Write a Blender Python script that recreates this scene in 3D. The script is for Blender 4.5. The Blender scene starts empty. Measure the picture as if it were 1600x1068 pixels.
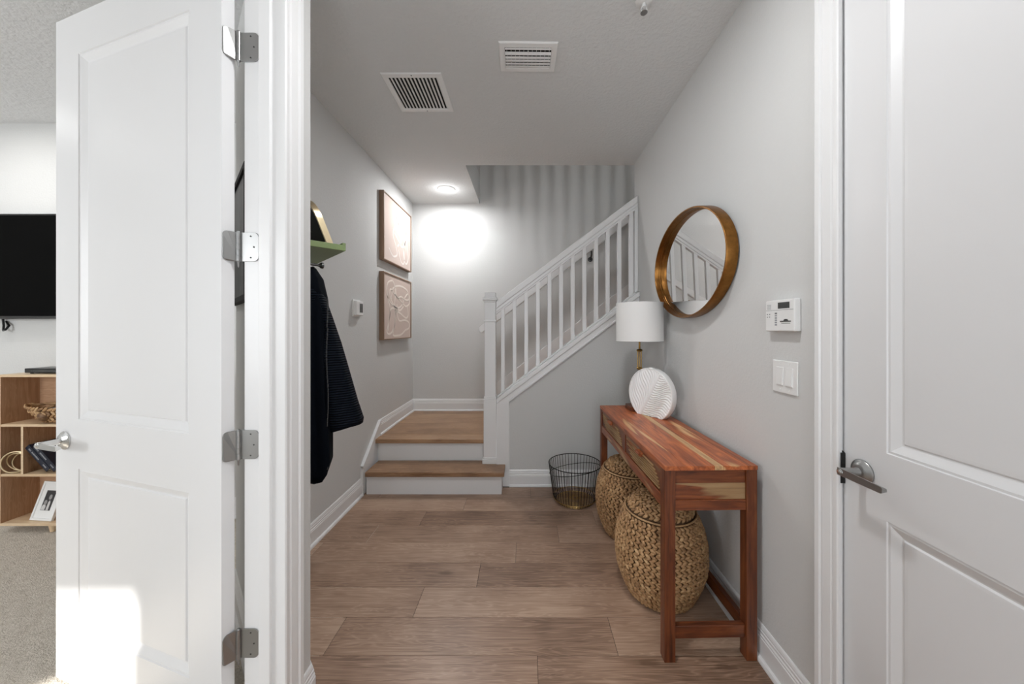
import bpy, math, random
from math import pi, sin, cos, radians as R
from mathutils import Vector, Matrix, noise as mnoise

random.seed(7)
sc = bpy.context.scene
COL = sc.collection

# ------------------------------------------------------------------ camera, world, lights, exposure
CAM_H = 1.31
FPX = 549.0                       # focal length in pixels of the 1600 px frame
cam_data = bpy.data.cameras.new('camera')
cam = bpy.data.objects.new('camera', cam_data)
COL.objects.link(cam)
cam.location = (0, 0, CAM_H)
cam.rotation_euler = (R(90), 0, 0)
cam_data.sensor_fit = 'HORIZONTAL'
cam_data.sensor_width = 36
cam_data.lens = 36 * FPX / 1600
cam_data.shift_x = -22 / 1600
cam_data.shift_y = -21 / 1600
cam_data.clip_start = 0.02
sc.camera = cam

vs = sc.view_settings
vs.view_transform = 'Standard'
vs.look = 'None'
vs.gamma = 1
vs.use_curve_mapping = False
vs.exposure = 0.20
sc.cycles.use_denoising = True
sc.cycles.max_bounces = 10
sc.cycles.diffuse_bounces = 6
sc.cycles.glossy_bounces = 4
sc.cycles.caustics_reflective = False
sc.cycles.caustics_refractive = False
sc.cycles.sample_clamp_indirect = 6

world = bpy.data.worlds.new('sky')
sc.world = world
world.use_nodes = True
wb = world.node_tree.nodes['Background']
wb.inputs[0].default_value = (0.80, 0.90, 1.0, 1)
wb.inputs[1].default_value = 2.0


def light(name, kind, loc, energy, color=(1, 1, 1), size=0.1, size_y=None, target=None, spread=None):
    d = bpy.data.lights.new(name, kind)
    d.energy = energy
    d.color = color
    if kind == 'AREA':
        if size_y:
            d.shape = 'RECTANGLE'
            d.size = size
            d.size_y = size_y
        else:
            d.shape = 'DISK'
            d.size = size
        if spread:
            d.spread = R(spread)
    elif kind in ('POINT', 'SPOT'):
        d.shadow_soft_size = size
    o = bpy.data.objects.new(name, d)
    o.location = loc
    if target is not None:
        o.rotation_euler = (Vector(target) - Vector(loc)).to_track_quat('-Z', 'Y').to_euler()
    COL.objects.link(o)
    return o


SUN_DIR = Vector((0.55, 0.75, -0.58)).normalized()
sun_d = bpy.data.lights.new('sun', 'SUN')
sun_d.energy = 9.0
sun_d.angle = R(1.2)
sun_d.color = (1.0, 0.97, 0.92)
sun = bpy.data.objects.new('sun', sun_d)
sun.rotation_euler = SUN_DIR.to_track_quat('-Z', 'Y').to_euler()
COL.objects.link(sun)

# daylight entering the den window; fill light added behind the camera
light('den_window_daylight', 'AREA', (-3.2, -1.28, 1.5), 56, (0.95, 0.975, 1), 1.9, 1.5, (-2.6, 2.4, 1.2))
light('entry_fill_light', 'AREA', (0.1, -1.72, 1.35), 10.8, (0.95, 0.975, 1), 0.9, 1.9, (0.1, 3, 1.2))
# recessed ceiling lamps, plus a fill for the den
light('stair_lamp_light', 'AREA', (-0.816, 3.60, 2.725), 12, (0.975, 0.985, 1), 0.12, None, (-0.816, 3.60, 0))
light('stair_lamp_glow', 'POINT', (-0.816, 3.60, 2.64), 1.35, (0.975, 0.985, 1), 0.05)
light('hall_lamp_light', 'AREA', (0.08, 0.95, 2.725), 13, (0.975, 0.985, 1), 0.13, None, (0.08, 0.95, 0))
light('den_fill_light', 'AREA', (-3.4, 1.75, 2.72), 9, (1, 0.985, 0.965), 0.4, None, (-3.4, 1.75, 0))  # fill added to brighten the den, no fixture there
light('upstairs_lamp_light', 'AREA', (1.15, 1.1, 5.3), 17, (1, 0.99, 0.98), 0.17, None, (0.7, 4.03, 2.2))


# ------------------------------------------------------------------ materials
class NT:
    def __init__(self, name):
        self.m = bpy.data.materials.new(name)
        self.m.use_nodes = True
        self.t = self.m.node_tree
        self.b = self.t.nodes['Principled BSDF']

    def n(self, typ, **kw):
        nd = self.t.nodes.new(typ)
        for k, v in kw.items():
            setattr(nd, k, v)
        return nd

    def l(self, a, b):
        self.t.links.new(a, b)

    def val(self, sock, v):
        if hasattr(v, 'is_linked') or hasattr(v, 'links'):
            self.l(v, sock)
        else:
            sock.default_value = v

    def coord(self, kind='Object', scale=(1, 1, 1), rot=(0, 0, 0), rand=0.0, world=False):
        if world:
            src = self.n('ShaderNodeNewGeometry').outputs['Position']
        else:
            src = self.n('ShaderNodeTexCoord').outputs[kind]
        if rand:
            oi = self.n('ShaderNodeObjectInfo')
            mu = self.n('ShaderNodeVectorMath', operation='SCALE')
            cmb = self.n('ShaderNodeCombineXYZ')
            m1 = self.math('MULTIPLY', oi.outputs['Random'], rand)
            m2 = self.math('MULTIPLY', oi.outputs['Random'], rand * 2.71)
            m3 = self.math('MULTIPLY', oi.outputs['Random'], rand * 5.13)
            for i, mm in enumerate((m1, m2, m3)):
                self.l(mm, cmb.inputs[i])
            ad = self.n('ShaderNodeVectorMath', operation='ADD')
            self.l(src, ad.inputs[0])
            self.l(cmb.outputs[0], ad.inputs[1])
            src = ad.outputs[0]
        mp = self.n('ShaderNodeMapping')
        mp.inputs['Scale'].default_value = scale
        mp.inputs['Rotation'].default_value = rot
        self.l(src, mp.inputs['Vector'])
        return mp.outputs[0]

    def noise(self, vec, scale=5, detail=4, rough=0.5, dist=0.0):
        nd = self.n('ShaderNodeTexNoise')
        nd.inputs['Scale'].default_value = scale
        nd.inputs['Detail'].default_value = detail
        nd.inputs['Roughness'].default_value = rough
        nd.inputs['Distortion'].default_value = dist
        self.l(vec, nd.inputs['Vector'])
        return nd.outputs['Fac']

    def math(self, op, a, b=0.0, clamp=False):
        nd = self.n('ShaderNodeMath', operation=op)
        nd.use_clamp = clamp
        self.val(nd.inputs[0], a)
        self.val(nd.inputs[1], b)
        return nd.outputs[0]

    def ramp(self, fac, stops, interp='LINEAR'):
        nd = self.n('ShaderNodeValToRGB')
        cr = nd.color_ramp
        cr.interpolation = interp
        while len(cr.elements) < len(stops):
            cr.elements.new(0.5)
        for e, (p, c) in zip(cr.elements, stops):
            e.position = p
            e.color = tuple(c) + (1,) if len(c) == 3 else c
        self.l(fac, nd.inputs[0])
        return nd.outputs[0]

    def mix(self, fac, a, b, mode='MIX'):
        nd = self.n('ShaderNodeMix', data_type='RGBA', blend_type=mode)
        self.val(nd.inputs['Factor'], fac)
        for s, v in ((nd.inputs['A'], a), (nd.inputs['B'], b)):
            if isinstance(v, tuple):
                s.default_value = v + (1,) if len(v) == 3 else v
            else:
                self.l(v, s)
        return nd.outputs['Result']

    def bump(self, h, strength=0.2, dist=0.01):
        nd = self.n('ShaderNodeBump')
        nd.inputs['Strength'].default_value = strength
        nd.inputs['Distance'].default_value = dist
        self.l(h, nd.inputs['Height'])
        self.l(nd.outputs[0], self.b.inputs['Normal'])

    def set(self, **kw):
        for k, v in kw.items():
            s = self.b.inputs[k.replace('_', ' ')]
            if isinstance(v, tuple):
                s.default_value = v + (1,) if len(v) == 3 else v
            elif isinstance(v, (int, float)):
                s.default_value = v
            else:
                self.l(v, s)
        return self.m


def paint(name, col, rough=0.5, bs=0, bd=0.0, bstr=0.3, var=0.0, spec=0.5):
    a = NT(name)
    a.set(Roughness=rough)
    a.b.inputs['Specular IOR Level'].default_value = spec
    v = a.coord(world=True)
    if var:
        f = a.noise(v, 2.2, 3)
        a.set(Base_Color=a.mix(f, tuple(c * (1 - var) for c in col), tuple(min(1, c * (1 + var)) for c in col)))
    else:
        a.set(Base_Color=col)
    if bs:
        a.bump(a.noise(v, bs, 3, 0.55), bstr, bd)
    return a.m


M = {}
M['wall'] = paint('wall_paint', (0.634, 0.635, 0.626), 0.75, 95, 0.004, 0.35, 0.02, 0.3)
M['ceiling'] = paint('ceiling_paint', (0.72, 0.732, 0.73), 0.9, 55, 0.008, 0.5, 0.02, 0.2)
M['den_ceiling'] = paint('den_ceiling_paint', (0.74, 0.745, 0.75), 0.9, 48, 0.010, 0.6, 0.02, 0.2)
M['trim'] = paint('trim_enamel', (0.79, 0.79, 0.79), 0.28, 0)
M['door'] = paint('door_enamel', (0.74, 0.74, 0.745), 0.33, 14, 0.001, 0.15)
M['white'] = paint('white_plastic', (0.80, 0.80, 0.79), 0.35)
M['vent'] = paint('vent_enamel', (0.86, 0.86, 0.85), 0.45)
M['dark'] = paint('dark_void', (0.01, 0.01, 0.01), 0.9)
M['black'] = paint('black_plastic', (0.012, 0.012, 0.013), 0.3)
M['blackmatte'] = paint('black_matte', (0.012, 0.012, 0.012), 0.8)
M['slot'] = paint('grey_plastic', (0.16, 0.16, 0.16), 0.5)
M['lcd'] = paint('lcd_glass', (0.05, 0.052, 0.05), 0.25)
M['screen'] = paint('television_glass', (0.001, 0.001, 0.001), 0.5, 0, 0, 0, 0, 0.05)
M['ceramic'] = paint('white_ceramic', (0.84, 0.84, 0.83), 0.55)
M['riser'] = paint('riser_paint', (0.74, 0.74, 0.74), 0.45, 0, 0, 0, 0.03)
M['green'] = paint('green_shelf_paint', (0.20, 0.27, 0.11), 0.5, 30, 0.002, 0.2, 0.12)
M['mat'] = paint('photo_mat', (0.80, 0.80, 0.79), 0.6)


def metal(name, col, rough, var=0.0):
    a = NT(name)
    a.set(Metallic=1.0, Roughness=rough)
    if var:
        f = a.noise(a.coord(world=True, scale=(1, 1, 1)), 35, 4, 0.6)
        a.set(Base_Color=a.mix(f, tuple(c * (1 - var) for c in col), tuple(c * (1 + var) for c in col)))
    else:
        a.set(Base_Color=col)
    return a.m


M['nickel'] = metal('satin_nickel', (0.36, 0.36, 0.355), 0.38)
M['chrome'] = metal('polished_nickel', (0.72, 0.72, 0.71), 0.18)
M['steel'] = metal('dark_steel', (0.10, 0.10, 0.10), 0.35)
M['blackwire'] = metal('black_wire', (0.035, 0.033, 0.03), 0.45)
M['brass'] = metal('aged_brass', (0.42, 0.26, 0.08), 0.32, 0.25)
M['goldwire'] = metal('gold_wire', (0.42, 0.27, 0.10), 0.35, 0.2)
M['palebrass'] = metal('pale_brass', (0.75, 0.62, 0.40), 0.3, 0.1)
M['bronze'] = metal('burnished_bronze', (0.26, 0.118, 0.031), 0.33, 0.55)
M['mirror'] = metal('mirror_silver', (0.93, 0.93, 0.92), 0.01)


def glow(name, col, s):
    a = NT(name)
    a.set(Base_Color=(0.8, 0.8, 0.8), Roughness=0.5)
    a.b.inputs['Emission Color'].default_value = col + (1,)
    a.b.inputs['Emission Strength'].default_value = s
    return a.m


M['lamp_lens'] = glow('lamp_lens', (1, 0.98, 0.95), 12)


def plank_mat(name, dark, mid, lite, axis='X', gain=1.0, world=False, rough=0.36):
    a = NT(name)
    rot = {'X': (0, 0, 0), 'Y': (0, 0, R(90)), 'Z': (0, R(90), 0)}[axis]
    v = a.coord(scale=(1, 1, 1), rot=rot, rand=37.0, world=world)
    mp = a.n('ShaderNodeMapping')
    mp.inputs['Scale'].default_value = (0.9, 9, 9)
    a.l(v, mp.inputs['Vector'])
    big = a.noise(mp.outputs[0], 1.6, 3, 0.5, 0.8)
    # cathedral figure: distorted bands
    sub = a.math('MULTIPLY', big, 9.0)
    fr = a.math('SINE', a.math('MULTIPLY', sub, 6.28))
    fine_mp = a.n('ShaderNodeMapping')
    fine_mp.inputs['Scale'].default_value = (4, 130, 130)
    a.l(v, fine_mp.inputs['Vector'])
    fine = a.noise(fine_mp.outputs[0], 1.0, 5, 0.65)
    patch = a.noise(v, 3.1, 3, 0.5)
    knot_mp = a.n('ShaderNodeMapping')
    knot_mp.inputs['Scale'].default_value = (2.2, 5.5, 5.5)
    a.l(v, knot_mp.inputs['Vector'])
    vo = a.n('ShaderNodeTexVoronoi')
    vo.inputs['Scale'].default_value = 1.0
    a.l(knot_mp.outputs[0], vo.inputs['Vector'])
    knot = a.math('SUBTRACT', 1.0, a.math('MULTIPLY', vo.outputs['Distance'], 9.0), True)
    f = a.math('ADD', a.math('MULTIPLY', fine, 0.55), a.math('MULTIPLY', patch, 0.45))
    f = a.math('ADD', f, a.math('MULTIPLY', a.math('POWER', a.math('ABSOLUTE', fr), 6.0), 0.10))
    f = a.math('SUBTRACT', f, a.math('MULTIPLY', knot, 0.22))
    oi = a.n('ShaderNodeObjectInfo')
    rr = a.math('MULTIPLY', a.math('SUBTRACT', oi.outputs['Random'], 0.5), 0.22)
    f = a.math('ADD', f, rr)
    a.set(Base_Color=a.ramp(f, [(0.30, dark), (0.5, mid), (0.70, lite)]), Roughness=rough)
    a.bump(fine, 0.12, 0.002)
    return a.m


M['floor'] = plank_mat('oak_laminate', (0.155, 0.090, 0.057), (0.325, 0.205, 0.140), (0.47, 0.325, 0.232))
M['tread'] = plank_mat('stair_tread_laminate', (0.15, 0.076, 0.039), (0.31, 0.176, 0.095), (0.44, 0.27, 0.155))
M['shelfwood'] = plank_mat('ash_veneer_front', (0.52, 0.36, 0.21), (0.62, 0.45, 0.28), (0.70, 0.54, 0.36))
M['veneer_v'] = plank_mat('walnut_veneer_upright', (0.20, 0.105, 0.052), (0.40, 0.235, 0.135), (0.50, 0.32, 0.20), axis='Z')
M['veneer_h'] = plank_mat('walnut_veneer_back', (0.24, 0.13, 0.07), (0.42, 0.25, 0.15), (0.52, 0.33, 0.21), axis='X')
M['frameoak'] = paint('oak_frame', (0.26, 0.165, 0.105), 0.5, 0, 0, 0, 0.15)


def acacia(name, axis):
    """hard red-brown wood with streaks; object colour: r = sapwood share, g = lightness"""
    a = NT(name)
    sc_ = {'X': (1.1, 9, 9), 'Y': (9, 1.1, 9), 'Z': (9, 9, 1.1)}[axis]
    fs = {'X': (5, 110, 110), 'Y': (110, 5, 110), 'Z': (110, 110, 5)}[axis]
    v = a.coord(rand=23.0)
    m1 = a.n('ShaderNodeMapping'); m1.inputs['Scale'].default_value = sc_; a.l(v, m1.inputs['Vector'])
    m2 = a.n('ShaderNodeMapping'); m2.inputs['Scale'].default_value = fs; a.l(v, m2.inputs['Vector'])
    big = a.noise(m1.outputs[0], 1.3, 2, 0.5, 0.6)
    streak = a.noise(m1.outputs[0], 3.4, 4, 0.6, 1.2)
    fine = a.noise(m2.outputs[0], 1.0, 4, 0.6)
    oi = a.n('ShaderNodeObjectInfo')
    sp = a.n('ShaderNodeSeparateColor'); a.l(oi.outputs['Color'], sp.inputs[0])
    heart = a.ramp(a.math('ADD', a.math('MULTIPLY', streak, 0.7), a.math('MULTIPLY', fine, 0.3)),
                   [(0.28, (0.055, 0.014, 0.006)), (0.46, (0.24, 0.060, 0.018)), (0.60, (0.37, 0.105, 0.030)), (0.78, (0.50, 0.18, 0.06))])
    sap = a.ramp(a.math('ADD', a.math('MULTIPLY', streak, 0.6), a.math('MULTIPLY', fine, 0.4)),
                 [(0.3, (0.26, 0.15, 0.07)), (0.5, (0.50, 0.30, 0.14)), (0.75, (0.62, 0.42, 0.23))])
    thr = a.math('SUBTRACT', 0.86, a.math('MULTIPLY', sp.outputs[0], 0.60))
    fac = a.math('MULTIPLY', a.math('SUBTRACT', big, thr), 26.0, True)
    c = a.mix(fac, heart, sap)
    c2 = a.mix(1.0, c, a.mix(sp.outputs[1], (0.0, 0.0, 0.0), (1.8, 1.8, 1.8)), 'MULTIPLY')
    a.set(Base_Color=c2, Roughness=0.38)
    a.bump(fine, 0.15, 0.002)
    return a.m


for ax in 'XYZ':
    M['acacia' + ax] = acacia('acacia_wood_' + ax, ax)


def carpet():
    a = NT('beige_carpet')
    v = a.coord(world=True)
    f = a.noise(v, 160, 3, 0.7)
    g = a.noise(v, 30, 4, 0.6)
    h = a.math('ADD', a.math('MULTIPLY', f, 0.6), a.math('MULTIPLY', g, 0.4))
    a.set(Base_Color=a.ramp(h, [(0.3, (0.42, 0.37, 0.30)), (0.5, (0.66, 0.60, 0.52)), (0.72, (0.80, 0.74, 0.66))]), Roughness=1.0)
    a.b.inputs['Specular IOR Level'].default_value = 0.1
    a.bump(h, 0.9, 0.02)
    return a.m


M['carpet'] = carpet()


def straw(name, gain=1.0, rgb=((0.10, 0.045, 0.018), (0.38, 0.215, 0.095), (0.62, 0.42, 0.22))):
    a = NT(name)
    v = a.coord(world=False, rand=9.0)
    f = a.noise(v, 60, 4, 0.6)
    g = a.noise(v, 7, 3, 0.5)
    at = a.n('ShaderNodeAttribute'); at.attribute_name = 'tone'
    h = a.math('ADD', a.math('MULTIPLY', f, 0.45), a.math('MULTIPLY', g, 0.25))
    h = a.math('ADD', h, a.math('MULTIPLY', at.outputs['Fac'], 0.34))
    a.set(Base_Color=a.ramp(h, [(0.28, rgb[0]), (0.52, rgb[1]), (0.78, rgb[2])]), Roughness=0.55)
    a.bump(a.noise(v, 240, 2, 0.5), 0.3, 0.003)
    return a.m


M['straw'] = straw('water_hyacinth')
M['wicker'] = straw('pale_wicker')


def coat_mat():
    a = NT('navy_quilted_fabric')
    v = a.coord(world=True)
    wv = a.n('ShaderNodeTexWave', wave_type='BANDS', bands_direction='Z')
    wv.inputs['Scale'].default_value = 30
    wv.inputs['Distortion'].default_value = 0.6
    wv.inputs['Detail'].default_value = 1
    a.l(v, wv.inputs['Vector'])
    a.set(Base_Color=a.mix(wv.outputs['Fac'], (0.0010, 0.0018, 0.004), (0.004, 0.008, 0.016)), Roughness=0.75)
    a.b.inputs['Specular IOR Level'].default_value = 0.12
    a.bump(wv.outputs['Fac'], 0.7, 0.01)
    return a.m


M['coat'] = coat_mat()
M['coat_plain'] = paint('navy_softshell', (0.0012, 0.0024, 0.005), 0.8, 60, 0.003, 0.3, 0, 0.08)
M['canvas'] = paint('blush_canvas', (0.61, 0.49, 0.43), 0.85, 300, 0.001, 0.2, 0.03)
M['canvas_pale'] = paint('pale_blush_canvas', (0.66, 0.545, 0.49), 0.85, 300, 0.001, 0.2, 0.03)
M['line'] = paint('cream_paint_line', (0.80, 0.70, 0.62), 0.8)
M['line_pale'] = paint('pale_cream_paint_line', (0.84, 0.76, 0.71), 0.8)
M['photo_dark'] = paint('photo_black', (0.03, 0.03, 0.032), 0.4)
M['photo_mid'] = paint('photo_grey', (0.32, 0.31, 0.31), 0.4)
M['photo_lite'] = paint('photo_light_grey', (0.62, 0.61, 0.60), 0.4)
M['navy'] = paint('navy_book_cloth', (0.006, 0.009, 0.022), 0.45)
M['paper'] = paint('book_paper', (0.7, 0.66, 0.58), 0.8)
M['greycloth'] = paint('grey_felt', (0.33, 0.34, 0.36), 0.8)


def shade_mat():
    a = NT('linen_lamp_shade')
    v = a.coord(world=True, scale=(1, 1, 1))
    a.set(Base_Color=(0.82, 0.815, 0.80), Roughness=0.9)
    a.bump(a.noise(v, 420, 2, 0.5), 0.15, 0.001)
    return a.m


M['shade'] = shade_mat()


def bwart():
    a = NT('dark_abstract_print')
    v = a.coord(world=True, scale=(6, 6, 2.2))
    f = a.noise(v, 2.0, 5, 0.65, 1.0)
    a.set(Base_Color=a.ramp(f, [(0.4, (0.012, 0.012, 0.012)), (0.6, (0.05, 0.05, 0.05)), (0.75, (0.25, 0.25, 0.25))]), Roughness=0.5)
    return a.m


M['bwart'] = bwart()


# ------------------------------------------------------------------ mesh builder
class MB:
    def __init__(self):
        self.v = []
        self.f = []
        self.tone = None

    def add(self, vs_, fs_):
        b = len(self.v)
        self.v += [tuple(p) for p in vs_]
        self.f += [tuple(b + i for i in q) for q in fs_]
        return self

    def box(self, x0, x1, y0, y1, z0, z1):
        if x0 > x1: x0, x1 = x1, x0
        if y0 > y1: y0, y1 = y1, y0
        if z0 > z1: z0, z1 = z1, z0
        return self.add([(x0, y0, z0), (x1, y0, z0), (x1, y1, z0), (x0, y1, z0), (x0, y0, z1), (x1, y0, z1), (x1, y1, z1), (x0, y1, z1)],
                        [(3, 2, 1, 0), (4, 5, 6, 7), (0, 1, 5, 4), (1, 2, 6, 5), (2, 3, 7, 6), (3, 0, 4, 7)])

    def prism(self, poly, axis, a0, a1):
        """poly = 2D points in the plane across axis: X->(y,z), Y->(x,z), Z->(x,y)"""
        def P(p, a):
            return {'X': (a, p[0], p[1]), 'Y': (p[0], a, p[1]), 'Z': (p[0], p[1], a)}[axis]
        n = len(poly)
        vs_ = [P(p, a0) for p in poly] + [P(p, a1) for p in poly]
        fs_ = [tuple(range(n))[::-1], tuple(range(n, 2 * n))] + [(i, (i + 1) % n, n + (i + 1) % n, n + i) for i in range(n)]
        return self.add(vs_, fs_)

    def tube(self, pts, r, n=8, closed=False, caps=True, flat=None):
        pts = [Vector(p) for p in pts]
        m = len(pts)
        rs = r if isinstance(r, (list, tuple)) else [r] * m
        vs_, fs_ = [], []
        prev = None
        for i, p in enumerate(pts):
            if closed:
                t = (pts[(i + 1) % m] - pts[i - 1]).normalized()
            else:
                t = (pts[min(i + 1, m - 1)] - pts[max(i - 1, 0)]).normalized()
            if prev is None:
                up = Vector((0, 0, 1)) if abs(t.z) < 0.95 else Vector((1, 0, 0))
                a = t.cross(up).normalized()
            else:
                a = (prev - t * prev.dot(t)).normalized()
            prev = a
            b = t.cross(a)
            for k in range(n):
                an = 2 * pi * k / n
                vs_.append(p + a * (cos(an) * rs[i]) + b * (sin(an) * rs[i]))
        for i in range(m if closed else m - 1):
            j = (i + 1) % m
            for k in range(n):
                k2 = (k + 1) % n
                fs_.append((i * n + k, i * n + k2, j * n + k2, j * n + k))
        if not closed and caps:
            fs_.append(tuple(range(n))[::-1])
            fs_.append(tuple(range((m - 1) * n, m * n)))
        return self.add(vs_, fs_)

    def lathe(self, prof, n=32, c=(0, 0, 0), axis='Z', ax=1.0, ay=1.0):
        vs_, fs_ = [], []
        for (r, z) in prof:
            for k in range(n):
                an = 2 * pi * k / n
                x, y = r * cos(an) * ax, r * sin(an) * ay
                p = {'Z': (x, y, z), 'X': (z, x, y), 'Y': (y, z, x)}[axis]
                vs_.append((p[0] + c[0], p[1] + c[1], p[2] + c[2]))
        m = len(prof)
        for i in range(m - 1):
            for k in range(n):
                k2 = (k + 1) % n
                fs_.append((i * n + k, i * n + k2, (i + 1) * n + k2, (i + 1) * n + k))
        if prof[0][0] > 1e-6:
            fs_.append(tuple(range(n))[::-1])
        if prof[-1][0] > 1e-6:
            fs_.append(tuple(range((m - 1) * n, m * n)))
        return self.add(vs_, fs_)

    def rings(self, u0, u1, w0, w1, prof, fn, cap=True):
        """mitred rectangular frame: prof = [(inset, depth)...]; fn(u, depth, w) -> xyz"""
        vs_, fs_ = [], []
        for (i, d) in prof:
            for (u, w) in ((u0 + i, w0 + i), (u1 - i, w0 + i), (u1 - i, w1 - i), (u0 + i, w1 - i)):
                vs_.append(fn(u, d, w))
        for k in range(len(prof) - 1):
            for q in range(4):
                fs_.append((k * 4 + q, k * 4 + (q + 1) % 4, (k + 1) * 4 + (q + 1) % 4, (k + 1) * 4 + q))
        if cap:
            b = (len(prof) - 1) * 4
            fs_.append((b, b + 1, b + 2, b + 3))
        return self.add(vs_, fs_)

    def sweep(self, path, prof, z0=0.0):
        """profile (offset to the right of travel, height) along a 2D polyline with mitres"""
        P = [Vector(p) for p in path]
        offs = []
        for i in range(len(P)):
            ds = []
            if i > 0: ds.append((P[i] - P[i - 1]).normalized())
            if i < len(P) - 1: ds.append((P[i + 1] - P[i]).normalized())
            ns = [Vector((d.y, -d.x)) for d in ds]
            if len(ns) == 1:
                offs.append(ns[0])
            else:
                s = (ns[0] + ns[1])
                s = s / (1 + ns[0].dot(ns[1]))
                offs.append(s)
        n = len(prof)
        vs_, fs_ = [], []
        for p, o in zip(P, offs):
            for (t, h) in prof:
                vs_.append((p.x + o.x * t, p.y + o.y * t, z0 + h))
        for i in range(len(P) - 1):
            for k in range(n):
                k2 = (k + 1) % n
                fs_.append((i * n + k, i * n + k2, (i + 1) * n + k2, (i + 1) * n + k))
        fs_.append(tuple(range(n)))
        fs_.append(tuple(range((len(P) - 1) * n, len(P) * n))[::-1])
        return self.add(vs_, fs_)

    def transform(self, mat):
        self.v = [tuple(mat @ Vector(p)) for p in self.v]
        return self

    def build(self, name, mat, parent=None, smooth=False, bevel=0.0, local=False, seg=2, fix=True, kind=None, color=None):
        off = Vector((0, 0, 0))
        if parent is not None and not local:
            p = parent
            while p is not None:
                off += p.location
                p = p.parent
        me = bpy.data.meshes.new(name)
        if parent is None and not local:
            # origin at the base centre of the mesh
            xs = [p[0] for p in self.v]; ys = [p[1] for p in self.v]; zs = [p[2] for p in self.v]
            org = Vector(((min(xs) + max(xs)) / 2, (min(ys) + max(ys)) / 2, min(zs)))
        else:
            org = Vector((0, 0, 0))
        sh = off + org
        me.from_pydata([(p[0] - sh.x, p[1] - sh.y, p[2] - sh.z) for p in self.v], [], self.f)
        if fix:
            import bmesh
            bm = bmesh.new(); bm.from_mesh(me)
            bmesh.ops.recalc_face_normals(bm, faces=bm.faces)
            bm.to_mesh(me); bm.free()
        me.materials.append(M[mat] if isinstance(mat, str) else mat)
        if smooth:
            me.shade_smooth()
            if smooth != 'full':
                me.set_sharp_from_angle(angle=R(40))
        if self.tone:
            at = me.attributes.new('tone', 'FLOAT', 'POINT')
            at.data.foreach_set('value', self.tone)
        o = bpy.data.objects.new(name, me)
        o.location = org
        COL.objects.link(o)
        if parent is not None:
            o.parent = parent
        if bevel:
            bv = o.modifiers.new('bevel', 'BEVEL')
            bv.width = bevel
            bv.segments = seg
            bv.limit_method = 'ANGLE'
            bv.angle_limit = R(35)
        if kind:
            o['kind'] = kind
        if color:
            o.color = (color[0], color[1], 0, 1)
        return o


def box(*a):
    return MB().box(*a)


def thing(name, label, cat, loc, rotz=0.0, group=None):
    o = bpy.data.objects.new(name, None)
    o.empty_display_size = 0.05
    o.location = loc
    o.rotation_euler = (0, 0, rotz)
    COL.objects.link(o)
    o['label'] = label
    o['category'] = cat
    if group: o['group'] = group
    return o


def setting(name, loc, rotz=0.0):
    o = bpy.data.objects.new(name, None)
    o.empty_display_size = 0.05
    o.location = loc
    o.rotation_euler = (0, 0, rotz)
    o['kind'] = 'structure'
    COL.objects.link(o)
    return o


def tag(o, label, cat, group=None):
    o['label'] = label
    o['category'] = cat
    if group: o['group'] = group
    return o


def copy_part(src, parent, loc=None):
    c = src.copy()
    COL.objects.link(c)
    c.parent = parent
    if loc is not None:
        c.location = loc
    return c


def struct(name, mb, mat, **kw):
    return mb.build(name, mat, kind='structure', **kw)


# ------------------------------------------------------------------ plan of the place (metres, +Y away from the camera)
CEIL = 2.74
UP = 3.05            # upper floor level
TOP = 5.45           # upper ceiling
XL, XR = -1.30, 0.942    # hall side walls
XN = -0.755          # hall face of the near left wall (with the open door)
YB = 4.03            # back wall of the stairs
YK = 2.93            # front of the wall under the stairs
ENTRY = -1.8

# floors ---------------------------------------------------------------
floor = struct('floor', box(-1.36, XR + 0.02, ENTRY, 3.0, -0.10, -0.0015), 'dark')
rows = {-1: 0.045, 0: -0.815, 1: -0.515, 2: -0.252, 3: -0.059, 4: -0.981, 5: -0.712, 6: -0.456, 7: 0.036}
PL = 1.185
for k in range(-17, 8):
    y0, y1 = 1.4085 + 0.1865 * k, 1.4085 + 0.1865 * (k + 1)
    y1 = min(y1, YK)
    j = rows.get(k, random.uniform(-0.9, 0.2))
    if y1 > 1.23:
        xa = max(-1.32, XN - (y1 - 1.23) - 0.08)
    else:
        xa = -0.82
    x = j
    while x > xa: x -= PL
    while x < XR:
        a, b = max(x, xa), min(x + PL, XR)
        if b - a > 0.03:
            g = 0.0007
            c = ((a + b) / 2, (y0 + y1) / 2)
            mb = box(a + g, b - g, y0 + g, y1 - g, -0.012, 0.0)
            p = mb.build('plank', 'floor', floor, bevel=0.0009, seg=1)
            # own origin so that the grain differs from plank to plank
        x += PL
carpet_floor = struct('floor_den', box(-4.6, -0.83, -1.4, 2.5, -0.1, -0.001), 'carpet')

# ceiling --------------------------------------------------------------
cmb = MB().box(-0.82, 3.6, ENTRY - 0.1, 3.08, CEIL, UP)
cmb.box(-1.42, -0.82, 1.2, 3.08, CEIL, UP)
cmb.box(-1.42, -0.53, 3.08, YB + 0.12, CEIL, UP)
struct('ceiling', cmb, 'ceiling')
dmb = MB().box(-4.7, -1.42, -1.5, 2.57, CEIL, UP)
dmb.box(-1.42, -0.82, -1.5, 1.2, CEIL, UP)
dmb.prism([(-1.42, 1.2), (-0.82, 1.2), (-1.42, 1.75)], 'Z', CEIL - 0.002, CEIL + 0.02)
struct('ceiling_den', dmb, 'den_ceiling')
struct('ceiling_upstairs', box(-0.7, 3.6, 0.5, YB + 0.12, TOP, TOP + 0.1), 'ceiling')

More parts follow.
